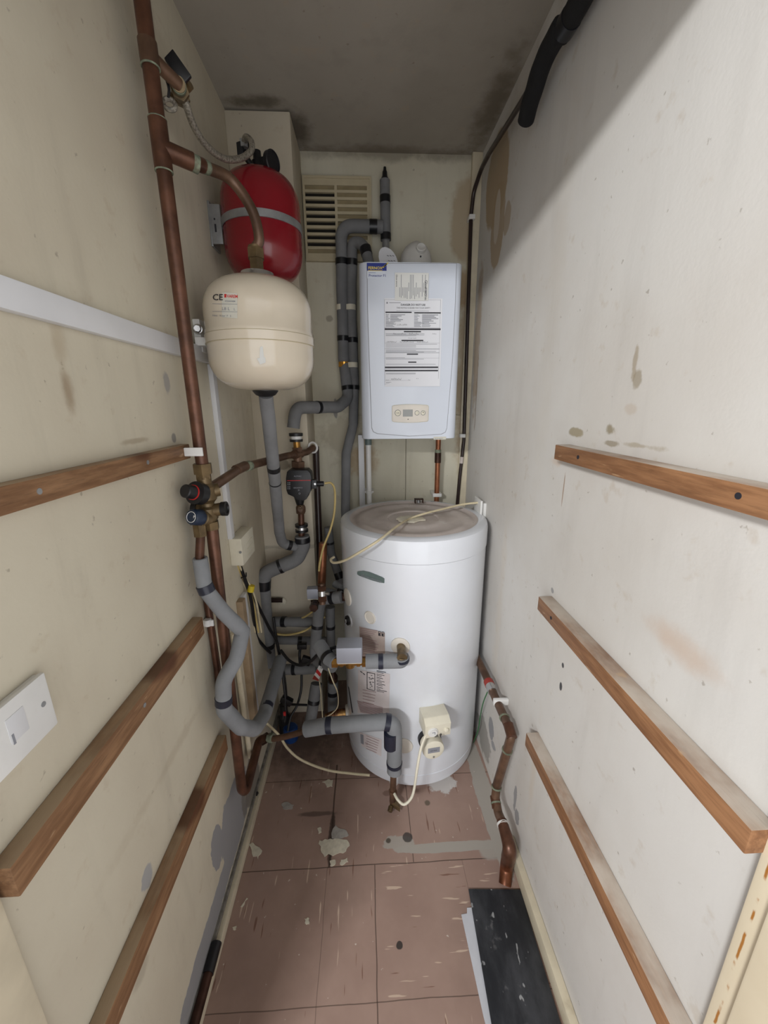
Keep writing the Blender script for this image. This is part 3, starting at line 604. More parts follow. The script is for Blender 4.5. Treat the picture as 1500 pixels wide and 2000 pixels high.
for z in (612, 624, 636, 648, 660, 672): zr(ik, 335, z, 335+rr.randint(25, 40), z+5); zr(ik, 380, z, 380+rr.randint(50, 150), z+6); zr(ik, 612, z, 612+rr.randint(30, 60), z+5); zr(ik, 690, z, 690+rr.randint(90, 160), z+7)
for z in (684, 694, 704, 716, 728): zr(ik, 335, z, 335+rr.randint(70, 110), z+5); zr(ik, 612, z, 612+rr.randint(60, 110), z+5); zr(ik, 690, z, 690+rr.randint(60, 150), z+5)
for z in (800, 812, 820, 905, 920, 934, 970, 978, 987, 1045, 1058, 1112, 1205, 1213, 1300, 1308): zr(ik, 335, z, 335+rr.choice((190, 300, 380, 500, 510)), z+3.5)
for z in (740, 895, 953, 995, 1048, 1160, 1282, 1320): zr(ik, 325, z, 870, z+1.6)
zr(ik, 322, 468, 324, 1330); zr(ik, 866, 468, 868, 1330); zr(ik, 322, 468, 868, 470); zt(ik, 'if no gas supply', 595, 850, 11); zt(ik, 'Signed', 335, 1282, 9, 'LEFT'); zt(ik, 'Date', 560, 1282, 9, 'LEFT')
zr(ik, 342, 492, 356, 508); zr(ik, 370, 496, 480, 501)
part('form_print', ik, 'ink_grey', sh)
def scrawl(b, x0, x1, z, h):
    n_ = int((x1-x0)/7); P_ = [Vector(PX((x0+i*7-322)/563, (z-(h if i % 2 else 0)*rr.uniform(.3, 1)-455)/893)) for i in range(n_)]
    for a, c in zip(P_, P_[1:]): b.add([a, c, c+Vector((.0007, 0, .0005)), a+Vector((.0007, 0, .0005))], [(0, 1, 2, 3)])
ik = MB(); scrawl(ik, 405, 540, 812, 18); scrawl(ik, 560, 670, 812, 18); scrawl(ik, 790, 840, 808, 16); scrawl(ik, 335, 450, 892, 18); scrawl(ik, 470, 620, 892, 16); scrawl(ik, 640, 760, 892, 14)
scrawl(ik, 385, 500, 1280, 26); scrawl(ik, 625, 775, 1284, 26); scrawl(ik, 440, 555, 720, 16); part('handwriting', ik, 'ink', sh)
lf = thing('service_leaflet', 'small yellowed leaflet with sideways print above the big notice', 'leaflet', A(803, 588, yf)+Vector((0, -.003, 0)))
c0 = A(771, 533, yf); c1 = A(836, 588, yf); yl = yf-.0035
sh = part('sheet', MB().box((c0.x, yl, c1.z), (c1.x, yl+.0006, c0.z)), 'paper_warm', lf); ik = MB(); X0, X1, Z0, Z1 = c0.x, c1.x, c1.z, c0.z
text_mesh(ik, 'Glow-worm', (X1-.013, yl-.0004, Z1-.022), (0, 0, -1), (1, 0, 0), .0125, 'LEFT', .008); text_mesh(ik, 'Glow-worm', (X0+.004, yl-.0004, Z1-.006), (0, 0, -1), (1, 0, 0), .0075, 'LEFT', .005)
part('lettering', ik, 'ink', sh); ik = MB()
for i in range(19):
    x = X0+.016+i*.0052; top = Z1-rr.choice((.006, .03, .045)); bot = Z0+rr.uniform(.004, .03); ik.box((x, yl-.0004, bot), (x+.0018, yl-.0002, top))
part('small_print', ik, 'ink_grey', sh)
tg = A(762, 490, 1.60); b = MB(); o = []
for k in range(20): a = 2*math.pi*k/20; o.append(Vector((tg.x-.004+.034*math.cos(a)-.012*math.sin(a), 1.64+.012*math.sin(a), BZ1+.046+.048*math.sin(a))))
t2 = thing('paper_tag', 'crumpled oval white paper tag leaning on the boiler top beside the flue', 'tag', (tg.x, 1.66, BZ1))
part('tag_sheet', MB().prism(o, (0, .002, 0)), 'paper', t2); ik = MB()
for k in range(3):
    for j in range(3): ik.obox((tg.x-.006+.010*j+.004*k, 1.6375+(.012-.022*k)*.25, BZ1+.062-.018*k), (1, 0, -.3), (0, 1, 0), (0, 0, 1), .007, .001, .0022)
part('handwriting', ik, 'ink_grey', t2)

# ------------------------------------------------------------------ vent grille on the back wall
t = thing('vent_grille', 'yellowed plastic vent grille with two columns of slots on the back wall', 'vent', (-.09, YB-.008, 2.02))
p0, p1 = A(591, 344, YB-.01), A(727, 512, YB-.01); vx0, vx1, vz0, vz1 = -.224, p1.x, p1.z, p0.z
sl = [A(640, v, YB-.01).z for v in (367, 381, 395, 409, 423, 437, 451, 464.5, 478, 491.5)]; hs = .0072
cols = [(A(597, 400, YB-.01).x, A(654, 400, YB-.01).x), (A(659, 400, YB-.01).x, A(717, 400, YB-.01).x)]
b = MB(); ya, yb_ = YB-.014, YB-.001
b.box((vx0, ya, vz0), (cols[0][0], yb_, vz1)).box((cols[0][1], ya, vz0), (cols[1][0], yb_, vz1)).box((cols[1][1], ya, vz0), (vx1, yb_, vz1))
for c_ in cols:
    zs = [vz1]+[z for q in sl for z in (q+hs, q-hs)]+[vz0]
    for i in range(0, len(zs), 2): b.box((c_[0], ya, zs[i+1]), (c_[1], yb_, zs[i]))
part('frame', b, 'vent', t); part('raised_rim', MB().box((vx0, ya-.004, vz1-.008), (vx1, ya, vz1)).box((vx0, ya-.004, vz0), (vx1, ya, vz0+.008)).box((vx0, ya-.004, vz0+.008), (vx0+.008, ya, vz1-.008)).box((vx1-.008, ya-.004, vz0+.008), (vx1, ya, vz1-.008)), 'vent', t)
part('shutter', MB().box((cols[1][0]-.004, YB-.006, vz0+.01), (cols[1][1]+.004, YB-.003, vz1-.01)).box((cols[0][0]-.004, YB-.006, sl[0]-.012), (cols[0][1]+.004, YB-.003, vz1-.01)).box((cols[0][0], YB-.006, sl[9]-.012), (cols[0][1], YB-.003, sl[9]+.012)), 'lagging_old', t, label='closed dirty shutter behind the slots')
part('backing', MB().box((cols[0][0]-.004, YB-.0025, vz0+.01), (cols[0][1]+.004, YB-.001, vz1-.01)), 'void', t, label='dark opening behind the left slots')

# ------------------------------------------------------------------ expansion vessels
def vessel(name, label, c, R, zb, zt_, mat, strapmat, tilt, parts):
    t = thing(name, label, 'expansion vessel', (c[0], c[1], zb))
    H = zt_-zb; prof = []; DF = .30
    for k in range(13): a = math.pi/2*k/12; prof.append((DF*H*(1-math.cos(a)), R*math.sin(a)**.58))
    prof += [(DF*H+.006, R)]; mid = H*.5
    prof += [(mid-.026, R), (mid-.024, R*1.008), (mid-.004, R*1.008), (mid+.006, R*1.008), (mid+.008, R)] if name.startswith('cream') else []
    for k in range(13): a = math.pi/2*(1-k/12); prof.append((H-DF*H*(1-math.cos(a)), R*math.sin(a)**.58))
    ax = Vector(tilt).normalized()
    part('tank', MB().lathe((c[0], c[1], zb), ax, prof, 96), mat, t); return t
CV = (-.268, 1.125); CVR = .1345
t = vessel('cream_expansion_vessel', 'glossy cream expansion vessel strapped to the left wall below the red one', CV, CVR, 1.487, 1.757, 'cream_tank', 'cream_tank', (0, 0, 1), None)
cv = t
b = MB().lathe((CV[0], CV[1], 1.598), (0, 0, 1), [(0, CVR), (.0005, CVR+.003), (.020, CVR+.003), (.0205, CVR)], 96, False)
part('strap', b, 'cream_tank', t)
for z_ in (1.5975, 1.619): part('strap_edge', MB().torus((CV[0], CV[1], z_), (0, 0, 1), CVR+.0006, .0010, 96, 6), 'vent', t)
b = MB().box((XL, 1.125, 1.585), (XL+.018, 1.165, 1.665)).box((XL+.010, 1.10, 1.598), (XL+.04, 1.150, 1.618)); bk = part('bracket', b, 'white_plastic', t, .002, label='white steel wall bracket')
part('bolt', MB().nut((XL+.012, 1.128, 1.640), (XL+.016, 1.110, 1.640), .008).torus((XL+.014, 1.120, 1.640), (0, 1, 0), .010, .0025, 24, 8), 'steel_bright', bk); part('hole', MB().cyl((XL+.009, 1.1253, 1.605), (XL+.009, 1.1245, 1.605), .0045, 14), 'ink', bk)
P = Vector((CV[0]+.004, CV[1], 1.765))
part('neck_ring', MB().lathe(P-Vector((0, 0, .012)), (0, 0, 1), [(0, .048), (.006, .047), (.012, .041), (.017, .040), (.018, .036), (.012, .030), (.010, 0)], 48), 'steel_bright', t, label='bright steel neck ring')
part('bottom_cap', MB().lathe((CV[0], CV[1], 1.492), (0, 0, -1), [(0, .034), (.006, .034), (.016, .026), (.020, .016), (.022, 0)], 36), 'black', t, label='black plastic cap underneath')
tf = onround(CV[0], CV[1], CVR, .0016); tf0 = onround(CV[0], CV[1], CVR, .0010)
tx = MB(); text_on(tx, 'CE', tf, 416, 586.5, (17, 0), (0, -17), 'LEFT', .01)
lb = part('rating_label', MB().patch(tf0, [(434, 571), (464, 573), (464, 622), (434, 620)], 8, 2), 'ink_cream', t, label='pale maker label with red lettering'); part('ce_mark', tx, 'ink', t)
tx = MB(); text_on(tx, 'VAREM', tf, 444, 581.5, (6.6, .25), (0, -8.5), 'LEFT', .02); tx.patch(tf, [(439, 574.5), (443, 574.6), (443, 581.5), (439, 581.4)]); part('maker_lettering', tx, 'red_ink', lb)
tx = MB(); text_on(tx, 'ACQUAVAREM', tf, 440, 589.5, (3.0, .1), (0, -4), 'LEFT', .02); text_on(tx, 'L8 L', tf, 434, 606, (9, .2), (0, -8.5)); text_on(tx, 'L', tf, 457, 606.5, (7, .2), (0, -7))
for (a, b_, c_) in ((416, 593, 464), (416, 608, 464)): tx.patch(tf, [(a, b_), (c_, b_+1.2), (c_, b_+1.9), (a, b_+.7)], 8)
text_on(tx, 'MAX  10 bar  P   5', tf, 416, 618, (4.7, .15), (0, -5)); part('small_print', tx, 'ink_grey', lb)
part('pale_patch', MB().patch(tf0, [(508, 678), (513, 676), (516, 700), (507, 700)], 2, 2).patch(tf0, [(502, 700), (518, 698), (519, 708), (508, 712)], 3, 2), 'paper_warm', t, label='dull pale patch on the gloss')  # two paler matt pieces laid on the front of the tank

RV = (-.296, 1.375); RVR = .1135
t = vessel('red_expansion_vessel', 'red heating expansion vessel strapped high on the left wall', RV, RVR, 1.813, 2.098, 'red', 'steel', (0, 0, 1), None)
rv = t
part('strap', MB().lathe((RV[0], RV[1], 1.948), (0, .0, 1), [(0, RVR+.001), (.0005, RVR+.0035), (.020, RVR+.0035), (.0205, RVR+.001)], 96, False), 'steel', t, label='galvanised steel strap')
bk = part('bracket', MB().box((XL, 1.335, 1.900), (XL+.006, 1.40, 2.015)).box((XL+.006, 1.332, 1.905), (XL+.036, 1.338, 2.005)).box((XL+.02, 1.338, 1.945), (XL+.045, 1.375, 1.972)), 'steel', t, .0015)
part('slot', MB().box((XL+.016, 1.3312, 1.935), (XL+.021, 1.3322, 1.955)).box((XL+.016, 1.3312, 1.965), (XL+.020, 1.3322, 1.970)), 'ink', bk)
P = Vector((RV[0], RV[1], 2.094))
part('charging_valve', MB().lathe(P, (0, 0, 1), [(0, .024), (.012, .024), (.014, .018), (.034, .017), (.038, .012), (.060, .011), (.062, 0)], 24).obox(P+Vector((.022, -.004, .030)), (1, 0, .2), (0, 1, 0), (0, 0, 1), .04, .022, .022), 'black', t)
part('valve_lever', MB().obox(P+Vector((-.022, -.025, .058)), (1, 0, -1.2), (0, 1, 0), (1, 0, 1), .012, .010, .05), 'black', t)
gc = A(530, 318, 1.33)
gp = part('pressure_gauge', MB().lathe(gc+Vector((-.004, 0, 0)), (.85, -.5, -.1), [(0, .027), (.012, .028), (.014, .025), (.011, .024), (.011, 0)], 40), 'black', t, label='round black pressure gauge seen from its edge')
part('gauge_stem', MB().cyl(gc, P+Vector((.02, -.004, .03)), .006), 'brass', t)

# ------------------------------------------------------------------ pipes
def bands(P, r, parent, lst, mat='tape', grow=1.06):
    for (uv, ln) in lst:
        c = cut(P, uv, ln); q = [c[0], c[0].lerp(c[1], .5), c[1], c[1].lerp(c[2], .5), c[2]]
        part('tape_band', MB().tube(q, [r*grow*x for x in (1, 1.012, 1.0, 1.015, 1)], 24), mat, parent)
def insul(name, label, pts, r, bandlist, mat='foam', R=.045, cat='insulated pipe', tape='tape', group=None, seed=0, loc=None):
    P = path(pts, R); t = thing(name, label, cat, loc or P[0], group)
    part('foam_sleeve', MB().tube(P, r, 24, .06, seed), mat, t); bands(P, r, t, bandlist, tape); return t, P
def ringpart(name, c, axis, R, r, mat, parent, label=None): return part(name, MB().torus(c, axis, R, r, 28, 8), mat, parent, label=label)

# the tall copper riser on the left wall
x_, y_ = -.388, .945
RI = [A(280, -80, y_), A(290, 0, y_), A(318, 290, y_), A(388, 880, y_), A(394, 925, y_)]
RI = [Vector((x_, y_, p.z)) for p in RI]
t = thing('copper_riser', 'tall brown copper riser pipe in front of the left wall, rising past the ceiling line', 'pipe', RI[-1])
part('pipe', MB().tube(path([Vector((x_, y_, 2.38)), RI[-1]], .03, .05), .0142, 28), 'copper', t)
TE = Vector((x_, y_, A(320, 290, y_).z))
tp = part('tee_fitting', MB().cyl(TE+Vector((0, 0, -.038)), TE+Vector((0, 0, .045)), .0168).cyl(TE, TE+Vector((.045, .035, -.004)), .0165), 'copper', t)
for dz in (.046, -.038): ringpart('solder_ring', TE+Vector((0, 0, dz)), (0, 0, 1), .0155, .0016, 'verdigris', tp)
part('solder_stain', MB().cyl(TE+Vector((.040, .031, -.004)), TE+Vector((.054, .042, -.006)), .0158), 'verdigris', t)
VT = Vector((x_, y_, A(305, 108, y_).z))
part('upper_tee', MB().cyl(VT+Vector((0, 0, -.018)), VT+Vector((0, 0, .02)), .0165).cyl(VT, VT+Vector((.03, .05, -.012)), .012), 'copper_brown', t)
ringpart('solder_ring', VT+Vector((0, 0, -.018)), (0, 0, 1), .0155, .0016, 'verdigris', t)
part('compression_nut', MB().nut(RI[-1]+Vector((0, 0, .0)), RI[-1]+Vector((0, 0, .024)), .022).nut(RI[-1]+Vector((0, 0, -.012)), RI[-1]+Vector((0, 0, .0)), .018), 'brass', t)

# branch from the riser to the cream vessel
P1 = [TE+Vector((.018, .014, -.002)), A(405, 328, 1.05), A(452, 352, 1.10), A(492, 410, 1.115), A(506, 465, CV[1]-.005), Vector((CV[0]+.004, CV[1], 1.825))]
t = thing('copper_branch', 'bent copper branch running from the riser to the top of the cream vessel', 'pipe', P1[-1])
Q = smooth(P1, 12); part('pipe', MB().tube(Q, .0122, 24), 'copper_brown', t)
for uv in ((357, 305), (400, 327)): part('solder_stain', MB().tube(cut(Q, uv, .014), .0136, 20), 'verdigris', t)
part('sleeve_fitting', MB().tube(cut(Q, (380, 316), .05), .0140, 24), 'copper', t)
P = Vector((CV[0]+.004, CV[1], 1.772)); part('union_nut', MB().nut(P+Vector((0, 0, .030)), P+Vector((0, 0, .052)), .0215).nut(P+Vector((0, 0, -.003)), P+Vector((0, 0, .030)), .018).cyl(P+Vector((0, 0, .052)), P+Vector((0, 0, .058)), .017), 'brass', t)

# isolating valve and braided hose up to the red vessel
V0 = VT+Vector((.03, .05, -.012)); V1 = A(352, 182, 1.045)
t = thing('isolating_valve', 'brass service valve with black lever at the top of the copper riser', 'valve', V0)
d = (V1-V0).normalized(); part('valve_body', MB().cyl(V0-d*.006, V0+d*.04, .0125).nut(V0+d*.028, V0+d*.045, .018).cyl(V0+d*.045, V0+d*.075, .0145).nut(V0+d*.070, V0+d*.088, .018).cyl(V0+d*.06, V0+d*.06+Vector((.026, -.012, .010)), .009).cyl(V0+d*.06, V0+d*.06-Vector((.022, -.008, .004)), .009), 'brass', t)
lv = A(348, 133, 1.0); part('lever', MB().obox(lv, (.55, .2, -.7), (.2, -1, 0), (.7, 0, .55), .045, .008, .024), 'black', t, .002); part('lever_stem', MB().cyl(V0+d*.035, lv, .006), 'black', t)
part('solder_stain', MB().cyl(V0-d*.002, V0+d*.012, .0137), 'verdigris', t)
c1_ = A(325, 155, .99); c2_ = A(329, 192, .99); part('cap_strap', MB().tube(smooth([c1_, c1_.lerp(c2_, .5)+Vector((.003, 0, 0)), c2_], 6), .0028, 8), 'black', t)
part('dust_cap', MB().torus(A(331, 204, .99), (.3, -1, .3), .011, .0045, 24, 8), 'braid', t, label='small pale ring-shaped cap hanging from a black strap')
HP = [V0+d*.085, A(362, 200, 1.06), A(378, 245, 1.10), A(402, 283, 1.15), A(436, 309, 1.21), A(468, 310, 1.26), A(490, 295, 1.29), A(491, 277, 1.30), A(481, 268, 1.32), A(476, 279, 1.34)]
t = thing('braided_hose', 'flexible braided steel hose looping from the valve to the red vessel', 'hose', HP[0])
part('hose', MB().tube(smooth(HP, 12), .0078, 20), 'braid', t); part('end_nut', MB().nut(HP[0]-d*.004, HP[0]+d*.016, .0125), 'brass', t)
part('end_fitting', MB().nut(HP[-1]+Vector((0, 0, .006)), HP[-1]-Vector((0, 0, .012)), .012), 'steel', t); h0 = A(470, 292, 1.34)
solo('drain_cock', MB().obox(h0, (1, 0, .3), (0, 1, 0), (0, 0, 1), .018, .018, .03).cyl(h0, h0+Vector((.03, .01, -.04)), .008), 'black', 'small black drain cock where the braided hose ends beside the column', 'valve', .002)

# pressure reducing valve group
VC = Vector((-.388, .945, 0)); za, zb_ = A(397, 962, .945).z, A(402, 1003, .945).z
t = thing('pressure_valve', 'tarnished brass pressure reducing valve with black and dark blue knobs', 'valve', (VC.x, VC.y, zb_-.03))
bd = MB().cyl((VC.x, VC.y, RI[-1].z-.008), (VC.x, VC.y, zb_-.028), .0165).lathe((VC.x, VC.y, za-.026), (0, 0, 1), [(0, .016), (.010, .024), (.040, .024), (.05, .016)], 28).lathe((VC.x, VC.y, zb_-.020), (0, 0, 1), [(0, .016), (.008, .022), (.034, .022), (.040, .016)], 28)
bd.nut((VC.x+.002, VC.y, zb_-.040), (VC.x+.002, VC.y, zb_-.020), .020).cyl((VC.x, VC.y, za), (VC.x+.026, VC.y+.015, za+.004), .0165).cyl((VC.x, VC.y, zb_+.006), (VC.x+.032, VC.y+.004, zb_+.010), .016).cyl((VC.x, VC.y, zb_+.006), (VC.x-.026, VC.y+.004, zb_+.012), .014)
part('valve_body', bd, 'brass', t)
k0 = Vector((VC.x-.004, VC.y-.016, za)); k1 = A(362, 959, .885)
dk_ = (k1-k0).normalized(); kb = part('black_knob', MB().lathe(k0, dk_, [(0, .026), (.022, .027), (.024, .018), (.028, .0165), ((k1-k0).length, .0155), ((k1-k0).length+.002, .013), ((k1-k0).length+.002, 0)], 32), 'black', t, label='black knob with a thin red ring')
part('red_ring', MB().lathe(k0+dk_*.026, dk_, [(0, .0178), (.003, .0178)], 32), 'red_ink', kb)
k0 = Vector((VC.x-.006, VC.y-.016, zb_-.006)); k1 = A(375, 1010, .895); dk_ = (k1-k0).normalized(); ln = (k1-k0).length
part('knob_collar', MB().lathe(k0-dk_*.010, dk_, [(0, .020), (.016, .020), (.020, .014)], 28), 'brass', t)
kb = part('blue_knob', MB().lathe(k0+dk_*.008, dk_, [(0, .017), (.004, .020), (ln-.010, .0195), (ln-.006, .0165), (ln-.006, 0)], 12), 'knob_blue', t, label='dark blue relief valve knob')
q = k0+dk_*(ln+.003); sx_ = dk_.cross(Vector((0, 0, 1))).normalized(); sz_ = sx_.cross(dk_).normalized(); tx = MB(); text_mesh(tx, 'P', q-sx_*.006-sz_*.002, -sx_ if sx_.x < 0 else sx_, sz_, .009, 'LEFT', .02); tx.torus(q, dk_, .0125, .0008, 24, 6); part('lettering', tx, 'white_plastic', kb)
for s_, xx in ((1, .032), (-1, -.026)):
    a = Vector((VC.x+xx, VC.y+.004, zb_+.010)); part('end_cap', MB().lathe(a, (s_, 0, .05), [(0, .0175), (.012, .018), (.013, .012), (.010, .011), (.010, 0)], 28), 'black', t)
part('discharge_nut', MB().nut((VC.x-.016, VC.y-.022, zb_-.050), (VC.x-.016, VC.y-.022, zb_-.015), .016), 'brass', t)
# riser below the valve, down the wall and back along it
zl = .285
LP = [Vector((VC.x+.004, VC.y, zb_-.02)), Vector((VC.x-.006, .95, .62)), Vector((-.402, .955, zl)), A(482, 1532, .99), A(506, 1446, 1.16), A(519, 1441, 1.185)]
LP[2] = A(472, 1540, .955); LP[3] = A(480, 1546, .975)
t = thing('lower_copper_pipe', 'long copper pipe dropping below the brass valve and bending up near the floor', 'pipe', LP[2])
Q = path(LP, .035); part('pipe', MB().tube(Q, .0145, 28), 'copper', t)
q = A(517, 1443, 1.18); part('tee_fitting', MB().nut(q-Vector((.012, .01, 0)), q+Vector((.012, .01, 0)), .017), 'copper_dark', t)
CP = [q, A(540, 1442, 1.17), A(575, 1434, 1.15), A(602, 1424, 1.13)]
t = thing('copper_crossover', 'short copper pipe crossing from the wall pipe to the lagged pipe by the cylinder', 'pipe', q); part('pipe', MB().tube(smooth(CP, 8), .0105, 20), 'copper_brown', t)
part('elbow_nut', MB().nut(A(524, 1441, 1.178), A(532, 1442, 1.172), .016), 'verdigris', t)
t2 = [A(386, 1035, .930), A(388, 1100, .930)]
solo('discharge_pipe', MB().tube(path([Vector((VC.x-.016, VC.y-.022, zb_-.045)), A(389, 1105, .895)], .02), .0105, 20), 'copper', 'short bare copper pipe from the blue knob into the grey foam sleeve', 'pipe')
Q2 = path([A(398, 1130, .965), A(408, 1195, .965), A(424, 1303, .965), A(428, 1340, .965)], .02)
solo('thin_copper_pipe', MB().tube(Q2, .0095, 20), 'copper', 'thin copper pipe held by the middle white clip beside the riser', 'pipe')
def clip(name, c, label, r, reach):
    t = thing(name, label, 'pipe clip', c, 'white pipe clips'); b = MB().torus(c, (0, 0, 1), r+.003, .004, 28, 8); b.v = [Vector((p.x, p.y, c.z+(p.z-c.z)*2.2)) for p in b.v]
    part('ring', b, 'white_plastic', t); part('foot', MB().obox(c+Vector((reach, 0, 0)), (1, 0, 0), (0, 1, 0), (0, 0, 1), .026, .012, .014), 'white_plastic', t, .002); return t
zc = A(385, 881, .945).z
t = thing('pipe_clip', 'white clip gripping the copper riser at the end of the upper batten', 'pipe clip', (x_, y_-.01, zc-.01))
part('ring', MB().box((x_-.030, y_-.019, zc-.010), (x_+.012, y_-.013, zc+.010)), 'white_plastic', t, .002); part('foot', MB().box((x_-.034, y_-.017, zc-.007), (x_-.016, y_+.02, zc+.007)), 'white_plastic', t, .002)
c = A(410, 1214, .955)
t = thing('pipe_clip', 'white clip holding the thin copper pipe at the end of the middle batten', 'pipe clip', (c.x, c.y, c.z-.012))
part('ring', MB().box((c.x-.026, c.y-.008, c.z-.010), (c.x+.012, c.y-.002, c.z+.008)).cyl((c.x-.004, c.y-.004, c.z-.009), (c.x-.004, c.y-.004, c.z+.010), .010), 'white_plastic', t, .002)

# the grey foam loop
LO = [A(391, 1094, .895), A(400, 1150, .885), A(437, 1196, .90), A(474, 1232, .93), A(462, 1285, .91), A(436, 1330, .885), A(437, 1385, .885), A(470, 1420, .94), A(498, 1424, 1.03), A(516, 1396, 1.13), A(533, 1340, 1.28), A(548, 1288, 1.42)]
t, P = insul('looping_insulated_pipe', 'thick pale grey foam pipe kinking and looping down from the brass valve', [], 0, []) if 0 else (None, None)
Pa = path(LO[:4], .09)+path(LO[3:], .06)[1:]
t = thing('looping_insulated_pipe', 'thick pale grey foam pipe kinking and looping down from the brass valve', 'insulated pipe', LO[7])
def rads(P, r0, r1): n_ = len(P); return [r0+(r1-r0)*i/(n_-1) for i in range(n_)]
b1 = MB().tube(Pa, rads(Pa, .0175, .0255), 28, .05, 3); part('foam_sleeve', b1, 'foam_light', t)
for uv, r_ in (((400, 1148), .0182), ((433, 1367), .0205), ((520, 1384), .0222)): part('tape_band', MB().tube(cut(Pa, uv, .020), r_*1.08, 24), 'tape_blue', t)
ins = A(391, 1092, .895); part('foam_end', MB().torus(ins, (0, 0, 1), .0138, .004, 28, 8), 'foam_light', t)

# insulated column pipes behind
yp_ = 1.775
TA = Vector((A(752, 440, yp_).x, yp_, 0))
t, P = insul('insulated_air_vent_pipe', 'upright grey foam pipe with black nozzle above the boiler top', [Vector((TA.x, yp_, A(752, 352, yp_).z)), Vector((TA.x+.003, yp_, A(754, 470, yp_).z))], .0195, [((753, 391), .024), ((755, 468), .024)], cat='insulated pipe')
zt2 = A(752, 352, yp_).z; part('nozzle', MB().lathe((TA.x, yp_, zt2-.004), (0, 0, 1), [(0, .017), (.010, .014), (.016, .010), (.030, .009), (.036, .006), (.046, .005), (.047, 0)], 20), 'black', t)
part('lower_connector', MB().cyl((TA.x+.003, yp_, A(754, 468, yp_).z), (TA.x+.002, 1.76, BZ1), .014), 'steel', t)
t, P = insul('insulated_flow_pipe', 'left of the twin grey foam pipes beside the boiler, bending to the pump', [A(748, 443, yp_-.012), A(666, 441, yp_-.012), A(671, 700, yp_), A(681, 778, yp_-.02), A(660, 795, 1.70), A(577, 796, 1.535), A(573, 836, 1.53)],
    .0235, [((732, 443), .03), ((666, 514), .022), ((675, 663), .020), ((678, 756), .018), ((621, 796), .014)], R=.05, seed=1)
t, P = insul('insulated_return_pipe', 'right of the twin grey foam pipes, dropping straight behind the cylinder', [A(722, 520, 1.70), A(714, 487, 1.72), A(704, 474, 1.74), A(688, 474, yp_-.02), A(686, 600, yp_), A(692, 750, yp_), A(690, 830, yp_-.01), A(676, 885, yp_-.02), A(675, 1000, yp_-.03), A(675, 1060, yp_-.03)],
    .0205, [((716, 492), .030), ((684, 514), .022), ((690, 663), .020), ((695, 755), .018)], R=.04, seed=2)
for (u, v, mat, nm, lb_) in ((668, 601, 'cream_plastic', 'pipe_collar', 'cream collar on the left twin pipe level with the notice top'), (684, 601, 'cream_plastic', 'pipe_collar', 'cream collar on the right twin pipe level with the notice top'),
                        (672, 712, 'brass_bright', 'pipe_collar', 'shiny brass collar on the left twin pipe'), (688, 713, 'cream_plastic', 'pipe_collar', 'cream brass-edged collar on the right twin pipe')):
    c = A(u, v, yp_-.004); solo(nm, MB().cyl(c-Vector((0, 0, .010)), c+Vector((0, 0, .010)), .0235), mat, lb_, 'collar')

# pump set in front of the column
yq = 1.53
def PZ(u, v, y=yq): return A(u, v, y)
t = thing('pump_union', 'black and white union clamp under the grey elbow above the pump', 'union', PZ(578, 862))
c = PZ(578, 850); part('flange', MB().cyl(c+Vector((0, 0, -.003)), c+Vector((0, 0, .008)), .026).cyl(c+Vector((0, 0, -.024)), c+Vector((0, 0, -.015)), .025), 'black', t); part('seal', MB().cyl(c+Vector((0, 0, -.015)), c+Vector((0, 0, -.003)), .021), 'white_plastic', t)
c2 = PZ(579, 858); part('tail_pipe', MB().cyl(c2, PZ(581, 885), .0135), 'brass_gold', t); part('nut', MB().nut(PZ(580, 874), PZ(581, 882), .020), 'copper_brown', t)
t = thing('copper_cross_pipe', 'brown copper pipe running from the brass valve across above the pump', 'pipe', A(412, 950, .955))
XP = [A(409, 955, .962), A(470, 914, 1.13), A(500, 906, 1.22), A(562, 890, 1.46), A(582, 887, yq), A(600, 883, 1.565), A(612, 874, 1.598)]
Q = path(XP, .03); part('pipe', MB().tube(Q, .0125, 24), 'copper_brown', t); part('elbow_fitting', MB().tube(cut(Q, (470, 914), .055), .0145, 24), 'copper_brown', t)
part('solder_stain', MB().tube(cut(Q, (484, 910), .022), .0148, 20), 'verdigris', t); part('tee_fitting', MB().tube(cut(Q, (581, 887), .05), .0165, 24).cyl(A(581, 887, yq)+Vector((0, 0, -.03)), A(581, 887, yq)+Vector((0, 0, .024)), .0165), 'copper_brown', t)
part('wall_collar', MB().torus(A(611, 874, 1.585), (.5, 1, 0), .020, .004, 28, 8), 'white_plastic', t, label='white collar round the pipe end')
t = thing('circulation_pump', 'black circulation pump with a thin red line across its face', 'pump', PZ(586, 978))
part('upper_nut', MB().nut(PZ(582, 912), PZ(582, 901), .027), 'copper_brown', t); part('neck', MB().lathe(PZ(583, 925), (0, 0, 1), [(0, .022), (.03, .018)], 24).lathe(PZ(586, 985), (0, 0, 1), [(0, .014), (.028, .021)], 24), 'black', t)
hd = MB(); o = [(560, 922), (564, 918), (600, 918), (606, 924), (608, 932), (607, 960), (603, 965), (599, 975), (592, 979), (580, 977), (572, 970), (562, 966), (559, 958), (558, 935)]
hp = part('motor_head', hd.prism([PZ(u, v, 1.458) for u, v in o], (0, .062, 0)), 'knob_blue' if 0 else 'black', t, .004)
part('volute', MB().lathe(PZ(584, 948, 1.56), (0, -1, 0), [(0, .02), (.006, .038), (.04, .040), (.05, .034)], 32), 'black', t)
part('red_line', MB().patch(lambda u, v: A(u, v, 1.4575), [(561, 938.2), (607, 937.6), (607, 938.8), (561, 939.4)], 4), 'red_ink', hp)
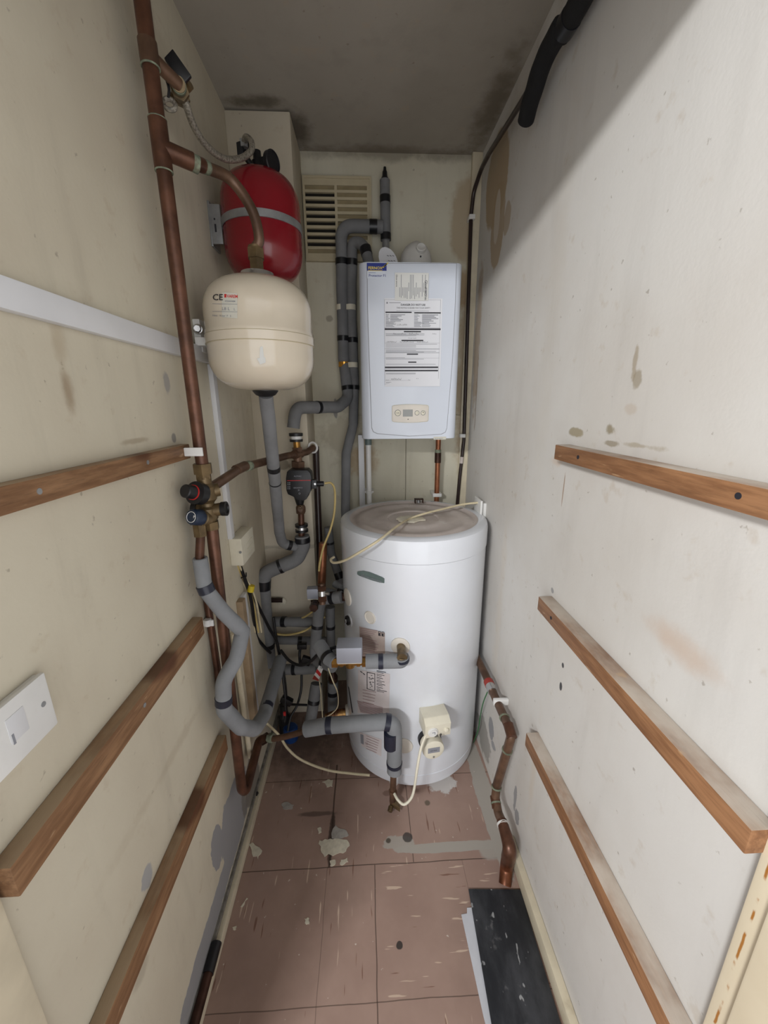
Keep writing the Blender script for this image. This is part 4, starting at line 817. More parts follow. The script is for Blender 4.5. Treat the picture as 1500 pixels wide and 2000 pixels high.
tx = MB(); text_mesh(tx, 'ALPHA2', A(574, 931.5, 1.4573), (1, 0, 0), (0, 0, 1), .008); text_mesh(tx, 'GRUNDFOS', A(573, 954, 1.4573), (1, 0, 0), (0, 0, 1), .0065, 'LEFT', .01); text_mesh(tx, 'X', A(582, 959, 1.4573), (1, 0, 0), (0, 0, 1), .009, 'LEFT', .02)
for v in (943, 946.5, 951, 954.5):
    for u in (562.5, 565.8): c = A(u, v, 1.4573); tx.box((c.x-.0016, c.y-.0003, c.z-.0022), (c.x+.0016, c.y, c.z+.0022))
c = A(585, 964, 1.4573); tx.torus(c, (0, 1, 0), .003, .0008, 16, 6); part('lettering', tx, 'ink_grey', hp)
pc = PZ(612, 945, 1.49); part('plug', MB().obox(pc, (1, 0, 0), (0, 1, 0), (0, 0, 1), .028, .026, .034).cyl(pc, pc+Vector((.040, 0, 0)), .010), 'black', t, .002); part('plug_screw', MB().cyl(pc+Vector((.008, -.012, .002)), pc+Vector((.008, -.015, .002)), .004, 12), 'steel_bright', t)
t = thing('isolation_valve', 'copper and brass ball valve directly below the pump', 'valve', PZ(588, 1030))
part('valve_body', MB().nut(PZ(587, 1002), PZ(587, 992), .019).lathe(PZ(588, 1003), (0, 0, 1), [(0, .014), (.008, .019), (.028, .019), (.036, .014)], 24).cyl(PZ(588, 992), PZ(588, 992)+Vector((0, -.022, 0)), .010), 'copper_brown', t); part('valve_screw', MB().torus(PZ(588, 988)+Vector((0, -.022, 0)), (0, 1, 0), .007, .002, 20, 8), 'brass', t)
part('tail_pipe', MB().cyl(PZ(588, 1003), PZ(589, 1050), .0125), 'copper', t); c = PZ(589, 1030)
part('flange', MB().cyl(c+Vector((0, 0, .004)), c+Vector((0, 0, .014)), .026).cyl(c+Vector((0, 0, -.018)), c+Vector((0, 0, -.008)), .026), 'black', t); part('seal', MB().cyl(c+Vector((0, 0, -.008)), c+Vector((0, 0, .004)), .022), 'steel_bright', t)
t, P = insul('insulated_pump_pipe', 'grey foam pipe stepping down and left below the pump', [PZ(590, 1046), PZ(592, 1068), A(580, 1092, 1.525), A(515, 1120, 1.50), A(514, 1150, 1.50), A(521, 1240, 1.505), A(526, 1298, 1.51)], .0290, [((592, 1055), .022), ((550, 1106), .012), ((514, 1138), .040), ((523, 1262), .020)], R=.05, seed=4)
part('lower_fitting', MB().cyl(A(524, 1296, 1.51), A(520, 1330, 1.51), .013), 'brass', t)
t, P = insul('insulated_vessel_pipe', 'slim grey foam pipe hanging from the cream vessel and joining below the pump', [Vector((CV[0], CV[1], 1.476)), A(528, 850, 1.20), A(538, 950, 1.30), A(546, 1040, 1.45), A(552, 1062, 1.50), A(584, 1069, yq)], .0195, [((536, 914), .018), ((563, 1068), .016)], R=.05, seed=5)
c_ = cut(P, (538, 946), .004); part('joint_ring', MB().tube(c_, .0205, 20), 'tape', t)

# twin uprights and cross pieces left of the cylinder
insul('insulated_upright_pipe', 'thick grey foam upright with tape, in front of the tangle left of the cylinder', [A(628, 1165, 1.46), A(622, 1200, 1.44), A(615, 1270, 1.42), A(618, 1290, 1.40), A(650, 1302, 1.30)], .0225, [((618, 1221), .014), ((632, 1298), .016)], R=.03, seed=6)
insul('insulated_lower_upright', 'grey foam upright standing by the striped tag', [A(618, 1335, 1.44), A(609, 1395, 1.40), A(604, 1420, 1.36)], .024, [((611, 1371), .016)], seed=7)
insul('insulated_side_upright', 'slim grey foam upright closest to the cylinder side', [A(645, 1185, 1.52), A(647, 1290, 1.52)], .019, [((647, 1224), .014)], seed=8)
insul('insulated_rear_upright', 'dark grey foam upright below the silver valve box, near the cylinder', [A(650, 1330, 1.52), A(650, 1400, 1.52), Vector((A(650, 1400, 1.52).x, 1.52, .005))], .024, [((650, 1354), .020)], seed=9)
insul('insulated_top_crossing', 'upper horizontal grey foam pipe in the tangle behind the uprights', [A(534, 1214, 1.55), A(614, 1215, 1.51)], .022, [((557, 1215), .020)], seed=10)
insul('insulated_middle_crossing', 'middle horizontal grey foam pipe in the tangle behind the uprights', [A(536, 1250, 1.54), A(642, 1252, 1.54)], .018, [((587, 1251), .018)], seed=11)
insul('insulated_low_crossing', 'lowest horizontal grey foam pipe under the black cable', [A(548, 1308, 1.50), A(618, 1306, 1.48)], .023, [((577, 1308), .016)], seed=12)
insul('insulated_diagonal_pipe', 'dark grey foam pipe slanting down between column and cylinder', [A(641, 1030, 1.66), A(646, 1080, 1.66), A(668, 1140, 1.60)], .019, [((647, 1058), .010), ((660, 1128), .03)], seed=13)
b = [A(632, 1170, 1.40), A(668, 1166, 1.37)]
t, P = insul('insulated_port_pipe', 'short grey foam stub entering the upper left port of the cylinder', b, .0235, [((651, 1168), .018)], seed=14)
part('port_tail', MB().cyl(A(668, 1166, 1.37), A(679, 1165, 1.375), .0165), 'copper_dark', t)
insul('foam_elbow', 'pale grey foam elbow wrapped in black tape beside the small valve', [A(636, 1156, 1.44), A(664, 1162, 1.42), A(668, 1148, 1.44), A(655, 1140, 1.47)], .016, [((662, 1155), .018)], mat='foam_light', seed=15)
b = MB().box((-.032, YB-.08, .9), (-.005, YB-.06, 1.36))
solo('column_edge_pipe', MB().tube(path([A(617, 872, 1.70), A(619, 930, 1.70), A(627, 1130, 1.66), A(628, 1200, 1.66)], .03), .013, 20), 'dark_pipe', 'dark brown vertical pipe hugging the edge of the boxed column', 'pipe')  # the pipe itself is dark brown
solo('orange_copper_pipe', MB().tube([A(631, 1060, 1.50), A(628, 1148, 1.49)], .0165, 24), 'copper_new', 'bright orange copper pipe above the small silver valve head', 'pipe')

def actuator(name, label, c, sx, sy, sz, ax, brassmat):
    ay = Vector((-ax.y, ax.x, 0)); t = thing(name, label, 'valve', c-Vector((0, 0, sz/2+.05)))
    part('motor_cover', MB().obox(c, ax, ay, (0, 0, 1), sx, sy, sz), 'silver_paint', t, .003)
    bz = c-Vector((0, 0, sz/2+.016)); part('base_plate', MB().obox(c-Vector((0, 0, sz/2+.001)), ax, ay, (0, 0, 1), sx*.94, sy*.9, .004), 'cream_plastic', t)
    b = MB().cyl(bz-ax*.048, bz+ax*.048, .012).nut(bz-ax*.060, bz-ax*.040, .017).nut(bz+ax*.040, bz+ax*.060, .017).lathe(bz-Vector((0, 0, .020)), (0, 0, 1), [(0, .010), (.004, .016), (.024, .019), (.034, .017)], 28).nut(bz-ax*.034, bz-ax*.022, .0155).nut(bz+ax*.022, bz+ax*.034, .0155)
    part('valve_body', b, brassmat, t); return bz
va = A(683, 1270, 1.13); ax = Vector((1, -.02, 0)).normalized()
bz = actuator('motorised_valve', 'silver box motorised valve on a golden brass body in front of the cylinder', va, .083, .062, .058, ax, 'brass_gold')
c0 = cyl(782, 1262); n = Vector((c0.x-CX, c0.y-CY, 0)).normalized()
e1 = Vector((A(786, 1290, 1.12).x, bz.y-.006, c0.z)); e2 = Vector((e1.x-.002, e1.y-.004, bz.z+.004))
t, P = insul('insulated_elbow_pipe', 'grey foam elbow from the silver box valve up to the middle cylinder port', [bz+ax*.052, Vector((e1.x, bz.y-.004, bz.z)), e1+Vector((-.002, 0, -.004))], .0240, [((741, 1296), .016), ((783, 1279), .010)], mat='foam_light', R=.05, tape='tape_blue', seed=16)
part('port_elbow', MB().tube(path([c0-n*.01, Vector((e1.x-.001, e1.y, c0.z)), e1+Vector((-.002, 0, -.012))], .010), .0155, 24).torus(e1+Vector((-.002, 0, -.004)), (0, 0, 1), .017, .0035, 24, 8).cyl(Vector((e1.x-.001, e1.y, c0.z)), Vector((e1.x-.002, e1.y-.016, c0.z)), .0165), 'brass', t)
t, P = insul('insulated_valve_inlet', 'grey foam stub on the left of the silver box valve', [bz-ax*.052, bz-ax*.075+Vector((0, .02, .004)), bz-ax*.11+Vector((0, .07, .02))], .0235, [((627, 1295), .014)], mat='foam_light', seed=17)
va2 = A(617, 1157, 1.44); actuator('small_motorised_valve', 'small silver valve head half hidden by copper pipe left of the cylinder', va2+Vector((-.004, 0, 0)), .032, .06, .044, Vector((0, 1, 0)), 'copper_dark')
t = thing('chrome_fitting', 'shiny chrome and copper compression fitting under the orange copper pipe', 'fitting', A(629, 1178, 1.345)); q0, q1 = A(628, 1140, 1.36), A(630, 1180, 1.345)
d = (q1-q0).normalized(); l_ = (q1-q0).length
part('body', MB().cyl(q0, q1, .012), 'copper_brown', t); part('nut', MB().nut(q0+d*l_*.1, q0+d*l_*.3, .017).nut(q0+d*l_*.6, q0+d*l_*.85, .017), 'copper', t); part('chrome_band', MB().cyl(q0+d*l_*.35, q0+d*l_*.58, .0155), 'steel_bright', t)
part('side_screw', MB().cyl(q0+d*l_*.45, q0+d*l_*.45+Vector((.028, -.01, 0)), .006), 'steel_bright', t)

# the low lagged pipe across the cylinder foot
yl0 = 1.085
d0 = A(767, 1500, 1.10)
t, P = insul('insulated_drain_pipe', 'long grey foam pipe crossing the cylinder foot and turning down', [A(598, 1424, 1.13), A(640, 1417, 1.11), A(768, 1409, 1.09), A(771, 1440, 1.095), A(770, 1506, 1.10)], .0265, [((644, 1417), .020), ((757, 1410), .018), ((770, 1490), .014)], mat='foam_light', R=.04, tape='tape_blue', seed=18, loc=A(770, 1506, 1.10))
part('tape_patch', MB().tube([A(763, 1430, 1.083), A(763, 1458, 1.087)], .0235, 20), 'tape_blue', t, label='long black tape strip on the bend')
a = A(769, 1503, 1.10); b_ = Vector((a.x-.004, a.y+.005, .035)); part('tail_pipe', MB().cyl(a, b_, .0115).nut(Vector((a.x-.002, a.y, .075)), Vector((a.x-.003, a.y, .095)), .0155), 'copper_brown', t)
part('end_valve', MB().obox(b_+Vector((.008, -.006, -.006)), (1, -.5, -.3), (0, 1, 0), (0, 0, 1), .042, .020, .022).cyl(b_+Vector((-.006, -.01, -.01)), b_+Vector((-.012, -.026, -.016)), .009), 'brass', t, .002)
c0 = cyl(677, 1392); n = Vector((c0.x-CX, c0.y-CY, 0)).normalized()
solo('lower_port_tail', MB().cyl(c0-n*.004, c0+n*.05, .019).cyl(c0+n*.05, c0+n*.09+Vector((0, 0, -.012)), .015), 'bronze_worn', 'scraped copper tail leaving the lower left cylinder port', 'fitting')
solo('rear_copper_fitting', MB().lathe(A(650, 1318, 1.50)+Vector((0, 0, -.03)), (0, 0, 1), [(0, .02), (.02, .022), (.04, .012), (.06, .0)], 24), 'copper_dark', 'dark copper dome fitting behind the silver box valve', 'fitting')

# ------------------------------------------------------------------ cables
def cable(name, label, pts, r, mat, cat='cable', n_=10):
    P = smooth(pts, n_); return solo(name, MB().tube(P, r, 10), mat, label, cat)
cable('pump_cable', 'yellowed cream cable curving down from the pump plug', [A(634, 944, 1.49), A(647, 944, 1.49), A(654, 960, 1.48), A(653, 1000, 1.46), A(645, 1035, 1.45), A(632, 1068, 1.45), A(625, 1098, 1.45), A(623, 1115, 1.46)], .0042, 'cable_yellow')
tz = 1.032
cable('lid_cable', 'cream cable lying across the cylinder lid and hanging over its left edge', [A(941, 981, 1.50), A(905, 985, 1.49), A(870, 993, 1.46), A(830, 1003, 1.42), AZ(800, 1013, tz), A(775, 1028, 1.26), A(740, 1055, 1.158), A(700, 1080, 1.165), A(672, 1095, 1.20), A(652, 1099, 1.24), A(646, 1093, 1.26), A(652, 1088, 1.29)], .0042, 'cable')
cable('low_cable', 'cream cable drooping along the floor left of the cylinder foot', [A(520, 1412, 1.22), A(545, 1436, 1.24), A(562, 1462, 1.25), A(590, 1485, 1.25), A(640, 1504, 1.24), A(690, 1511, 1.235), A(722, 1514, 1.225)], .0048, 'cable')
ic = cyl(848, 1452); 
cable('heater_cable', 'white flex hanging from the thermostat box and looping back under the cylinder', [A(832, 1434, 1.10), A(822, 1462, 1.075), A(815, 1500, 1.06), A(808, 1545, 1.055), A(800, 1563, 1.05), A(788, 1571, 1.045), A(777, 1562, 1.055), A(770, 1550, 1.075)], .0048, 'cream_plastic')
cable('tangle_cable', 'cream cable passing behind the grey uprights', [A(628, 1172, 1.42), A(618, 1188, 1.47), A(600, 1202, 1.50), A(590, 1207, 1.52)], .004, 'cable_yellow')
cable('crossing_cable', 'cream cable sagging between the upper and middle foam crossings', [A(533, 1237, 1.51), A(560, 1240, 1.49), A(590, 1234, 1.47), A(615, 1220, 1.49), A(634, 1205, 1.52)], .0045, 'cable_yellow')
cable('sensor_wire', 'thin pale wire arching below the silver box valve', [A(641, 1305, 1.25), A(650, 1330, 1.24), A(659, 1352, 1.25), A(660, 1378, 1.27), A(650, 1392, 1.28), A(634, 1402, 1.28)], .0022, 'cable')
cable('tag_wire', 'thin grey wire running down beside the striped tag', [A(624, 1330, 1.38), A(627, 1360, 1.36), A(630, 1402, 1.30)], .0020, 'cable')
cable('black_box_cable', 'black cable swinging up from the tangle into the silver box valve', [A(548, 1270, 1.40), A(565, 1290, 1.36), A(585, 1299, 1.33), A(605, 1293, 1.28), A(625, 1275, 1.22), A(655, 1264, 1.16)], .0058, 'black')
cable('black_supply_cable', 'long black cable falling from the junction box through the tangle', [A(463, 1108, 1.26), A(482, 1140, 1.30), A(500, 1175, 1.35), A(525, 1225, 1.42), A(540, 1252, 1.45), A(548, 1290, 1.45), A(556, 1330, 1.44), A(559, 1375, 1.42), A(556, 1410, 1.40)], .0062, 'black')
cable('black_left_cable', 'black cable bowing left of the grey foam pump pipe', [A(470, 1108, 1.26), A(488, 1160, 1.30), A(494, 1195, 1.33), A(500, 1240, 1.38), A(515, 1262, 1.42), A(528, 1275, 1.45)], .0062, 'black')
cable('black_hanging_cable', 'thin black cable dropping from the low crossing to the floor', [A(534, 1206, 1.47), A(540, 1250, 1.46), A(549, 1300, 1.45), A(556, 1350, 1.42), A(558, 1390, 1.40)], .0055, 'black')
cable('black_curved_cable', 'black cable curving right of the low crossing', [A(589, 1318, 1.48), A(588, 1348, 1.46), A(580, 1378, 1.43), A(568, 1400, 1.41), A(562, 1428, 1.38)], .005, 'black')
solo('valve_stem_strap', MB().tube(smooth([A(587, 1262, 1.50), A(585, 1280, 1.48), A(586, 1297, 1.48)], 6), .006, 10).obox(A(590, 1262, 1.49), (1, 0, 0), (0, 1, 0), (0, 0, 1), .04, .02, .022).obox(A(598, 1290, 1.47), (1, 0, -.4), (0, 1, 0), (.4, 0, 1), .04, .02, .035), 'black', 'black strap and clamp under the middle foam crossing', 'strap', .002)
solo('black_cable_gland', MB().obox(A(560, 1368, 1.42), (1, 0, -.7), (0, 1, 0), (.7, 0, 1), .05, .025, .028).cyl(A(566, 1376, 1.42), A(600, 1377, 1.40), .005), 'black', 'black cable gland low in the tangle', 'gland', .003)
for i, (dx, m_, lb_) in enumerate(((0, 'cable', 'pale cable leaving the junction box, nearest the wall'), (5, 'cable_yellow', 'yellowed cable leaving the junction box beside the black one'), (9, 'cable', 'pale cable leaving the junction box and passing through the yellow sleeve'))):
    cable('junction_cable', lb_, [A(458+dx, 1104, 1.25), A(470+dx*1.1, 1130, 1.28), A(480+dx*1.3, 1150, 1.30), A(488+dx*1.5, 1180, 1.33), A(494+dx*1.5, 1215, 1.35), A(498+dx*1.4, 1235, 1.36)], .0036, m_)
c = A(492, 1149, 1.29); solo('cable_sleeve', MB().cyl(c-Vector((.006, .002, .011)), c+Vector((.0, .0, .011)), .0115), 'yellow_sleeve', 'bright yellow sleeve tag round the pale cables', 'sleeve')
ct = A(473, 1128, 1.27); solo('cable_tie', MB().tube(smooth([ct+Vector((-.02, 0, -.01)), ct, ct+Vector((.016, -.01, .006)), ct+Vector((.02, -.015, .024))], 6), .0022, 8), 'black', 'black cable tie with its tail sticking up below the junction box', 'cable tie')

# ------------------------------------------------------------------ trunking, box, sockets
b = MB().box((XL, YD+.01, 1.562), (XL+.016, 1.175, 1.600)); solo('trunking', b, 'trunk', 'white plastic trunking running level along the left wall behind the riser', 'trunking', .002)
yv = 1.205
solo('trunking', MB().box((XL, yv-.014, 1.04), (XL+.014, yv+.014, 1.562)), 'trunk', 'narrow white trunking dropping vertically to the junction box', 'trunking', .002)
lo_ = AX(478, 1160, XL+.012); ll = AX(503, 1392, XL+.012)
solo('trunking', MB().add([(XL, lo_.y-.016, lo_.z), (XL, lo_.y+.016, lo_.z), (XL, ll.y+.016, ll.z), (XL, ll.y-.016, ll.z), (XL+.014, lo_.y-.016, lo_.z), (XL+.014, lo_.y+.016, lo_.z), (XL+.014, ll.y+.016, ll.z), (XL+.014, ll.y-.016, ll.z)], [(0, 1, 2, 3), (4, 5, 6, 7), (0, 1, 5, 4), (1, 2, 6, 5), (2, 3, 7, 6), (3, 0, 4, 7)]), 'trunk', 'white trunking low on the left wall beside the foam loop', 'trunking', .002)
t = thing('junction_box', 'cream junction box on the left wall under the vertical trunking', 'junction box', (XL, 1.26, .945))
part('box', MB().box((XL, 1.195, .948), (XL+.040, 1.33, 1.040)), 'cream_plastic', t, .003)
b = MB()
for z in (.965, .985, 1.005): b.box((XL+.040, 1.24, z), (XL+.0415, 1.31, z+.003))
part('ridge', b, 'cream_plastic', t); part('cover_screw', MB().cyl((XL+.034, 1.1952, .995), (XL+.034, 1.192, .995), .004, 12), 'steel', t)
p = AX(475, 1172, XL+.02); solo('wall_post', MB().box((XL, p.y-.015, .30), (XL+.022, p.y+.018, p.z)), 'wood_pale', 'pale wooden upright post on the left wall behind the foam loop', 'post', .002)
p = AX(466, 1290, XL+.02); q = AX(492, 1478, XL+.02); solo('wall_conduit', MB().tube([Vector((XL+.014, p.y, p.z+.1)), Vector((XL+.014, q.y, q.z))], .0085, 16), 'cream_trim', 'round cream conduit standing in front of the pale post', 'conduit')
# blank plate with fused outlet on the left wall, near the door
t = thing('outlet_plate', 'white square cable outlet plate on the left wall near the door', 'wall plate', (XL, .405, 1.03))
part('back_box', MB().box((XL, .352, 1.034), (XL+.006, .458, 1.112)), 'white_plastic', t, .002); pt = part('face_plate', MB().box((XL+.006, .350, 1.032), (XL+.014, .460, 1.114)), 'white_plastic', t, .003)
for yy in (.362, .446): part('screw', MB().cyl((XL+.0135, yy, 1.075), (XL+.0148, yy, 1.075), .0035, 14), 'steel', pt)
part('flex_slot', MB().box((XL+.0138, .395, 1.062), (XL+.0146, .420, 1.096)), 'trunk', pt, .001); part('slot_mark', MB().box((XL+.0143, .397, 1.060), (XL+.0149, .400, 1.074)), 'ink_grey', pt)
# plate standing off the right wall beside the lid
p = A(950, 1000, 1.50)
solo('corner_plate', MB().box((XR-.030, 1.455, .985), (XR-.022, 1.545, 1.085)).box((XR-.022, 1.475, 1.0), (XR, 1.525, 1.07)), 'white_plastic', 'white-edged grey cable plate on the right wall beside the lid', 'wall plate', .002)
# conduit and pipes under the boiler
p = A(706, 900, 1.78); solo('boiler_trunking', MB().box((p.x-.013, 1.775, .93), (p.x+.013, YB-.0105, BZ0)), 'trunk', 'white square trunking rising behind the lid to the boiler underside', 'trunking', .002)
p = A(720, 900, 1.74); t = thing('condensate_pipe', 'white round waste pipe with grey connector under the boiler', 'pipe', (p.x, p.y, .93)); part('pipe', MB().cyl((p.x, p.y, .93), (p.x, p.y, BZ0-.03), .0115), 'white_plastic', t)
part('connector', MB().cyl((p.x, p.y, BZ0-.04), (p.x, p.y, BZ0+.002), .0145), 'badge', t); z_ = A(720, 961, 1.74).z; part('clip', MB().cyl((p.x, p.y, z_-.006), (p.x, p.y, z_+.006), .015).box((p.x-.02, p.y, z_-.004), (p.x+.02, YB-.0105, z_+.004)), 'white_plastic', t)
p = A(855, 900, 1.74); t = thing('gas_pipe', 'orange copper pipe with green joints dropping from the boiler to behind the lid', 'pipe', (p.x, p.y, .93)); part('pipe', MB().cyl((p.x, p.y, .93), (p.x, p.y, BZ0+.002), .0115), 'copper_new', t)
z_ = A(855, 884, 1.74).z; part('fitting', MB().cyl((p.x, p.y, z_-.045), (p.x, p.y, z_), .0145), 'copper_dark', t); part('solder_stain', MB().cyl((p.x, p.y, z_), (p.x, p.y, z_+.014), .0135), 'verdigris', t)
z_ = A(853, 966, 1.74).z; part('clip', MB().box((p.x-.020, p.y-.016, z_-.008), (p.x+.020, YB-.0105, z_+.008)), 'white_plastic', t, .002)

# ------------------------------------------------------------------ right side pipes
zc1 = 2.25
BPp = [Vector((XR-.042, .34, 2.255)), A(1140, -20, 1.01), A(1060, 130, 1.16), A(1015, 205, 1.32), A(955, 300, 1.62), A(940, 330, 1.72), A(925, 375, 1.775), A(920, 420, 1.79), A(906, 860, 1.79), A(898, 930, 1.79), A(893, 985, 1.79)]
BPp[0] = Vector((XR-.03, .36, 2.33))
for p_ in BPp: p_.x = min(p_.x, XR-.012)
t = thing('corner_pipe', 'thin dark pipe following the ceiling edge and dropping down the back right corner', 'pipe', BPp[-1])
Q = path(BPp, .06); part('pipe', MB().tube(Q, .0078, 16), 'dark_pipe', t)
for v in (425, 851): 
    c = A(921 if v == 425 else 903, v, 1.79); part('clip', MB().box((c.x-.012, c.y-.012, c.z-.008), (c.x+.012, YB, c.z+.008)), 'white_plastic', t, .002)
part('paint_patch', MB().tube(cut(Q, (901, 900), .03), .0085, 12), 'lid', t)
BL = [A(1026, 236, 1.24), A(1040, 185, 1.19), A(1062, 120, 1.13), A(1092, 60, 1.06), A(1134, 0, .99)]; BL.append(Vector((XR-.03, .40, 2.24)))
for p_ in BL: p_.x = min(p_.x, XR-.026)
t = thing('black_lagged_pipe', 'fat black foam-lagged pipe high along the right wall by the ceiling', 'insulated pipe', BL[0])
Q = smooth(BL, 10); part('foam_sleeve', MB().tube(Q, .0215, 24, .12, 2), 'black_rubber', t); part('tape_band', MB().tube(cut(Q, (1096, 42), .03), .0228, 24), 'tape', t)

xr = XR-.035
def R_(u, v, x=xr): return AX(u, v, x)
RP = [Vector((xr-.006, 1.50, .452)), R_(948, 1315), R_(966, 1358), R_(980, 1388), R_(1000, 1432), R_(970, 1535, XR-.050), R_(967, 1562, XR-.055), R_(974, 1590, XR-.055), R_(984, 1612, XR-.055)]
for i in range(1, 5): RP[i].z = (RP[i].z+.452)/2
t = thing('wall_copper_pipe', 'copper pipe run along the foot of the right wall, elbowing down to the floor', 'pipe', (xr, 1.0, .05))
Q = path(RP, .022); part('pipe', MB().tube(Q, .0142, 24), 'copper_brown', t)
for uv, ln in (((997, 1428), .07), ((967, 1566), .06)): part('elbow_fitting', MB().tube(cut(Q, uv, ln*.6), .0160, 24), 'copper', t)
for uv in ((996, 1464), (968, 1540), (968, 1568), (976, 1405)): part('solder_ring', MB().tube(cut(Q, uv, .005), .0170, 24), 'verdigris', t)
part('earth_clamp', MB().tube(cut(Q, (962, 1345), .035), .0172, 20), 'steel_bright', t, label='bright metal earth clamp'); part('clamp_tape', MB().tube(cut(Q, (958, 1332), .022), .0180, 20), 'orange_mark', t, label='red and white warning tag on the clamp')
c = cut(Q, (972, 1372), .02)[1]; part('wall_clip', MB().box((c.x-.017, c.y-.006, c.z-.004), (XR, c.y+.006, c.z+.020)), 'white_plastic', t, .003)
fp = [R_(980, 1603, XR-.055), R_(991, 1640, XR-.055), R_(995, 1662, XR-.055), R_(990, 1690, XR-.050)]; fp.append(AZ(986, 1728, .003))
t = thing('floor_copper_pipe', 'thicker rusty copper pipe end bent into the floor beside the black strip', 'pipe', fp[-1])
Q = smooth(fp, 10); k = int(len(Q)*.62); part('pipe', MB().tube(Q[:k+1], rads(Q[:k+1], .0165, .0222), 24), 'copper', t); part('scraped_end', MB().tube(Q[k:], rads(Q[k:], .0212, .0185), 24), 'bronze_worn', t, label='scraped golden-brown pipe end'); part('solder_ring', MB().tube(cut(Q, (982, 1610), .006), .0190, 24), 'white_plastic', t)
cable('earth_wire', 'thin green earth wire hanging from the clamp behind the cylinder', [R_(955, 1345), R_(944, 1372), R_(938, 1400, XR-.02), R_(934, 1425, XR-.02), R_(925, 1450, XR-.02)], .0022, 'green_wire', 'wire')

# ------------------------------------------------------------------ wooden battens
def batten(label, lo, hi, mat, screws, side):
    t = thing('wooden_batten', label, 'batten', ((lo[0]+hi[0])/2, (lo[1]+hi[1])/2, lo[2]))
    part('rail', MB().box(lo, hi), mat, t, .0025)
    for (y, z) in screws:
        x = lo[0] if side > 0 else hi[0]; part('screw_head', MB().cyl((x-side*.0008, y, z), (x+side*.001, y, z), .0042, 14), 'steel' if side < 0 else 'ink', t)
batten('upper brown wooden batten on the right wall with dark screw holes', (XR-.035, YD+.005, 1.324), (XR, .894, 1.358), 'wood1', [(.43, 1.343), (.79, 1.342)], 1)
batten('middle brown wooden batten on the right wall, ending at the door frame', (XR-.035, YD-.012, .932), (XR, .895, .970), 'wood1', [(.82, .951)], 1)
batten('lowest brown wooden batten on the right wall above the black strip', (XR-.035, YD-.012, .508), (XR, .880, .552), 'wood1', [], 1)
batten('upper brown wooden batten on the left wall with torn top edge', (XL, YD+.012, 1.328), (XL+.022, .96, 1.362), 'wood2', [(.51, 1.345), (.77, 1.345)], -1)
batten('middle brown wooden batten on the left wall, pale end grain near the door', (XL, .343, .893), (XL+.025, .895, .940), 'wood2', [(.62, .918)], -1)
batten('lowest brown wooden batten on the left wall above the skirting', (XL, YD+.012, .484), (XL+.025, .935, .536), 'wood2', [], -1)

# ------------------------------------------------------------------ the floor's odds and ends
t = thing('black_vinyl_strip', 'dusty black rectangular vinyl plank on the floor by the right skirting', 'floor strip', (.365, .7, 0))
z = .006; a, b_, c, d_ = AZ(915, 1736, z), AZ(1016, 1737, z), AZ(1108, 2040, z), AZ(967, 2040, z); ex = (c-b_); e = [a, b_, b_+ex*1.25, a+(d_-a)*1.25]
part('plank', MB().prism([(p.x, p.y, .003) for p in e], (0, 0, .003)), 'slate', t, .0006)
e2 = [AZ(914, 1785, .002), AZ(940, 1785, .002), AZ(985, 2040, .002), AZ(952, 2040, .002), AZ(902, 1787, .002)]
solo('white_vinyl_offcut', MB().prism([(p.x, p.y, .0002) for p in (AZ(901, 1787, 0), AZ(912, 1785, 0), AZ(912, 1774, 0), AZ(945, 1772, 0), AZ(990, 2040, 0), AZ(958, 2040, 0), AZ(944, 1985, 0))], (0, 0, .0022)), 'white_vinyl', 'pale notched vinyl offcut sticking out from under the black plank', 'vinyl offcut')
def flake(pts, label, mat='flake', h=.0018, jag=3, s=0):
    r_ = random.Random(s); o = []
    for i in range(len(pts)):
        a, b_ = AZ(*pts[i], 0), AZ(*pts[(i+1) % len(pts)], 0); o.append(a); nrm = Vector((a.y-b_.y, b_.x-a.x, 0))
        for k in range(1, jag): o.append(a.lerp(b_, k/jag)+nrm*r_.uniform(-.16, .16))
    return solo('paint_flake', MB().prism([(p.x, p.y, .0003) for p in o], (0, 0, h)), mat, label, 'paint flake', group='paint flakes on the floor')
flake([(624, 1642), (640, 1641), (655, 1638), (678, 1641), (683, 1652), (676, 1663), (658, 1668), (634, 1674), (626, 1660)], 'largest jagged cream paint flake on the floor tiles', s=1)
flake([(648, 1638), (656, 1612), (672, 1620), (681, 1632), (668, 1638)], 'grey plaster flake touching the far side of the largest flake', 'flake_grey', s=2)
flake([(486, 1650), (494, 1646), (512, 1662), (504, 1679), (492, 1668)], 'kite-shaped cream paint flake by the left skirting', s=3)
flake([(666, 1680), (678, 1676), (680, 1684), (670, 1690), (664, 1689)], 'small cream flake just in front of the largest flake, right one', s=4)
flake([(644, 1682), (655, 1680), (654, 1690), (645, 1692)], 'small cream flake just in front of the largest flake, left one', s=5)
flake([(550, 1570), (562, 1567), (574, 1573), (570, 1581), (553, 1580)], 'brownish grey flake in the dark corner left of the cylinder', 'flake_grey', s=6)
flake([(629, 1528), (640, 1523), (650, 1524), (649, 1537), (638, 1538), (636, 1532)], 'three-pronged cream flake nearest the cylinder foot', s=7)
flake([(595, 1795), (604, 1794), (604, 1806), (598, 1806)], 'single pale flake alone in the middle of the front tiles', s=8)
flake([(470, 1772), (482, 1754), (484, 1756), (474, 1772)], 'long thin sliver of paint beside the left skirting', s=9)
flake([(454, 1812), (462, 1809), (461, 1816), (456, 1817)], 'small paint chip against the left skirting', s=10)
flake([(620, 1618), (626, 1616), (628, 1626), (622, 1629)], 'small cream flake left of the grey plaster flake', s=11)
c = AZ(490, 1556, .02)
t = thing('black_connector', 'broken black plastic connector on the cement ledge by the bent copper pipe', 'connector', c)
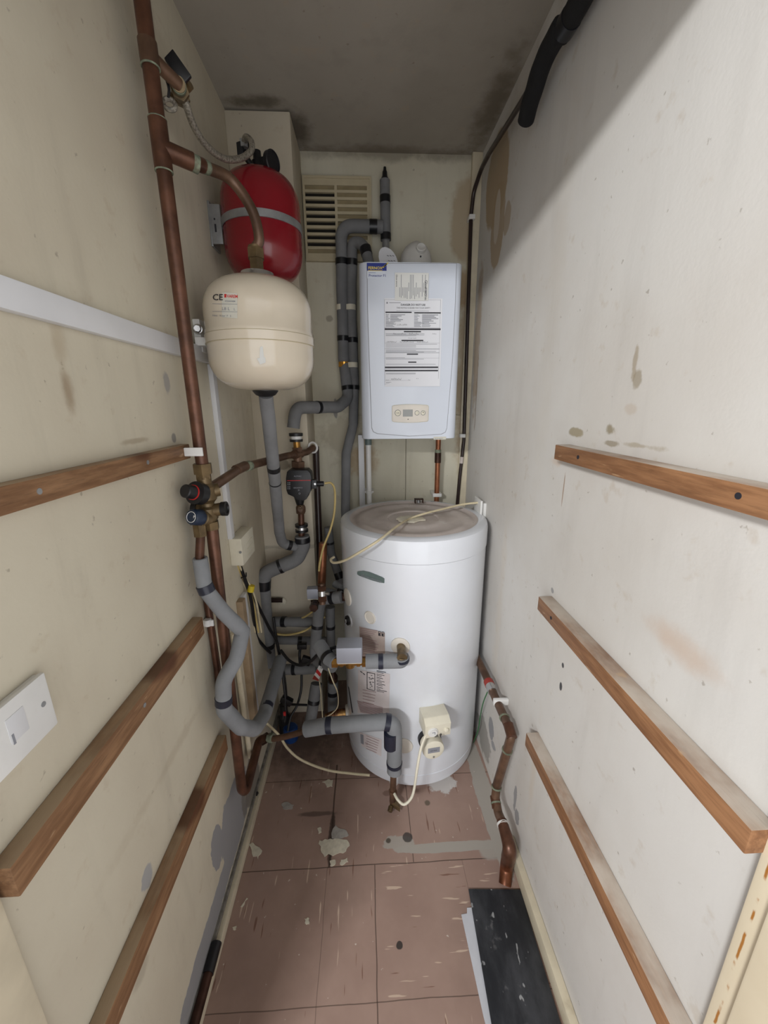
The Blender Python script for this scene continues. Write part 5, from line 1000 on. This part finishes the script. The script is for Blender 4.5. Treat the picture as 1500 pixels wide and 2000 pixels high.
part('body', MB().obox(c+Vector((0, 0, .012)), (1, .4, .1), (-.4, 1, 0), (0, 0, 1), .034, .022, .022), 'black', t, .003); part('nozzle', MB().cyl(c+Vector((.012, -.002, .014)), c+Vector((.028, -.006, .02)), .007), 'black', t)
P = AZ(568, 1432, .03); t = thing('blue_capped_canister', 'blue plastic cap on a black fitting low behind the copper crossover', 'cap', (P.x, P.y, 0)); P.z = 0
part('cap', MB().lathe(P, (0, 0, 1), [(0, .030), (.012, .032), (.060, .032), (.066, .026), (.066, 0)], 32), 'blue_plastic', t, label='blue plastic cap'); part('neck', MB().lathe(P+Vector((-.03, .03, 0)), (0, 0, 1), [(0, .026), (.10, .026), (.11, .018), (.16, .016), (.16, 0)], 28), 'black', t)
part('orange_tab', MB().obox(A(556, 1394, 1.39), (1, 0, 0), (0, 1, 0), (0, 0, 1), .010, .006, .018), 'red_ink', t)
# striped warning tag on the upright
b = MB(); q = [A(623, 1300, 1.33), A(632, 1304, 1.32), A(622, 1330, 1.35), A(610, 1326, 1.36)]
t = thing('striped_tag', 'red and white striped warning tag tied round a grey foam pipe', 'tag', q[3]); part('strip', MB().prism(q, (0, .002, 0)), 'white_plastic', t)
u0 = Vector((0, -.0006, 0)); part('red_stripe', MB().prism([q[0].lerp(q[3], .25)+u0, q[1].lerp(q[2], .45)+u0, q[1].lerp(q[2], .68)+u0, q[0].lerp(q[3], .48)+u0], (0, .0004, 0)), 'red_ink', t); part('red_corner', MB().prism([q[0].lerp(q[3], .7)+u0, q[1].lerp(q[2], .9)+u0, q[2]+u0, q[3]+u0], (0, .0004, 0)), 'orange_mark', t)
# copper pipe behind the left skirting, near the door
a, b_ = AZ(372, 1995, .03), AZ(402, 1890, .03); e = (b_-a)
t = thing('skirting_pipe', 'dark old copper pipe lying behind the left skirting by the door', 'pipe', a); part('pipe', MB().cyl((XL+.0135, .40, .047), (XL+.0135, .700, .047), .012), 'copper_dark', t)
part('pipe_stub', MB().cyl((XL+.0135, .67, .047), (XL+.0135, .73, .047), .014), 'black', t)
# dark stub and holes in the column face
p = A(552, 1172, 1.597); t = thing('column_stub', 'dark pipe stub with pale filler end sticking out of the column face', 'pipe stub', p); part('stub', MB().cyl(A(530, 1172, 1.588), A(552, 1172, 1.588), .011), 'dark_pipe', t); part('filler_end', MB().lathe(A(551, 1174, 1.598), (0, -1, 0), [(0, .020), (.006, .018), (.012, .008), (.012, 0)], 20), 'flake', t)
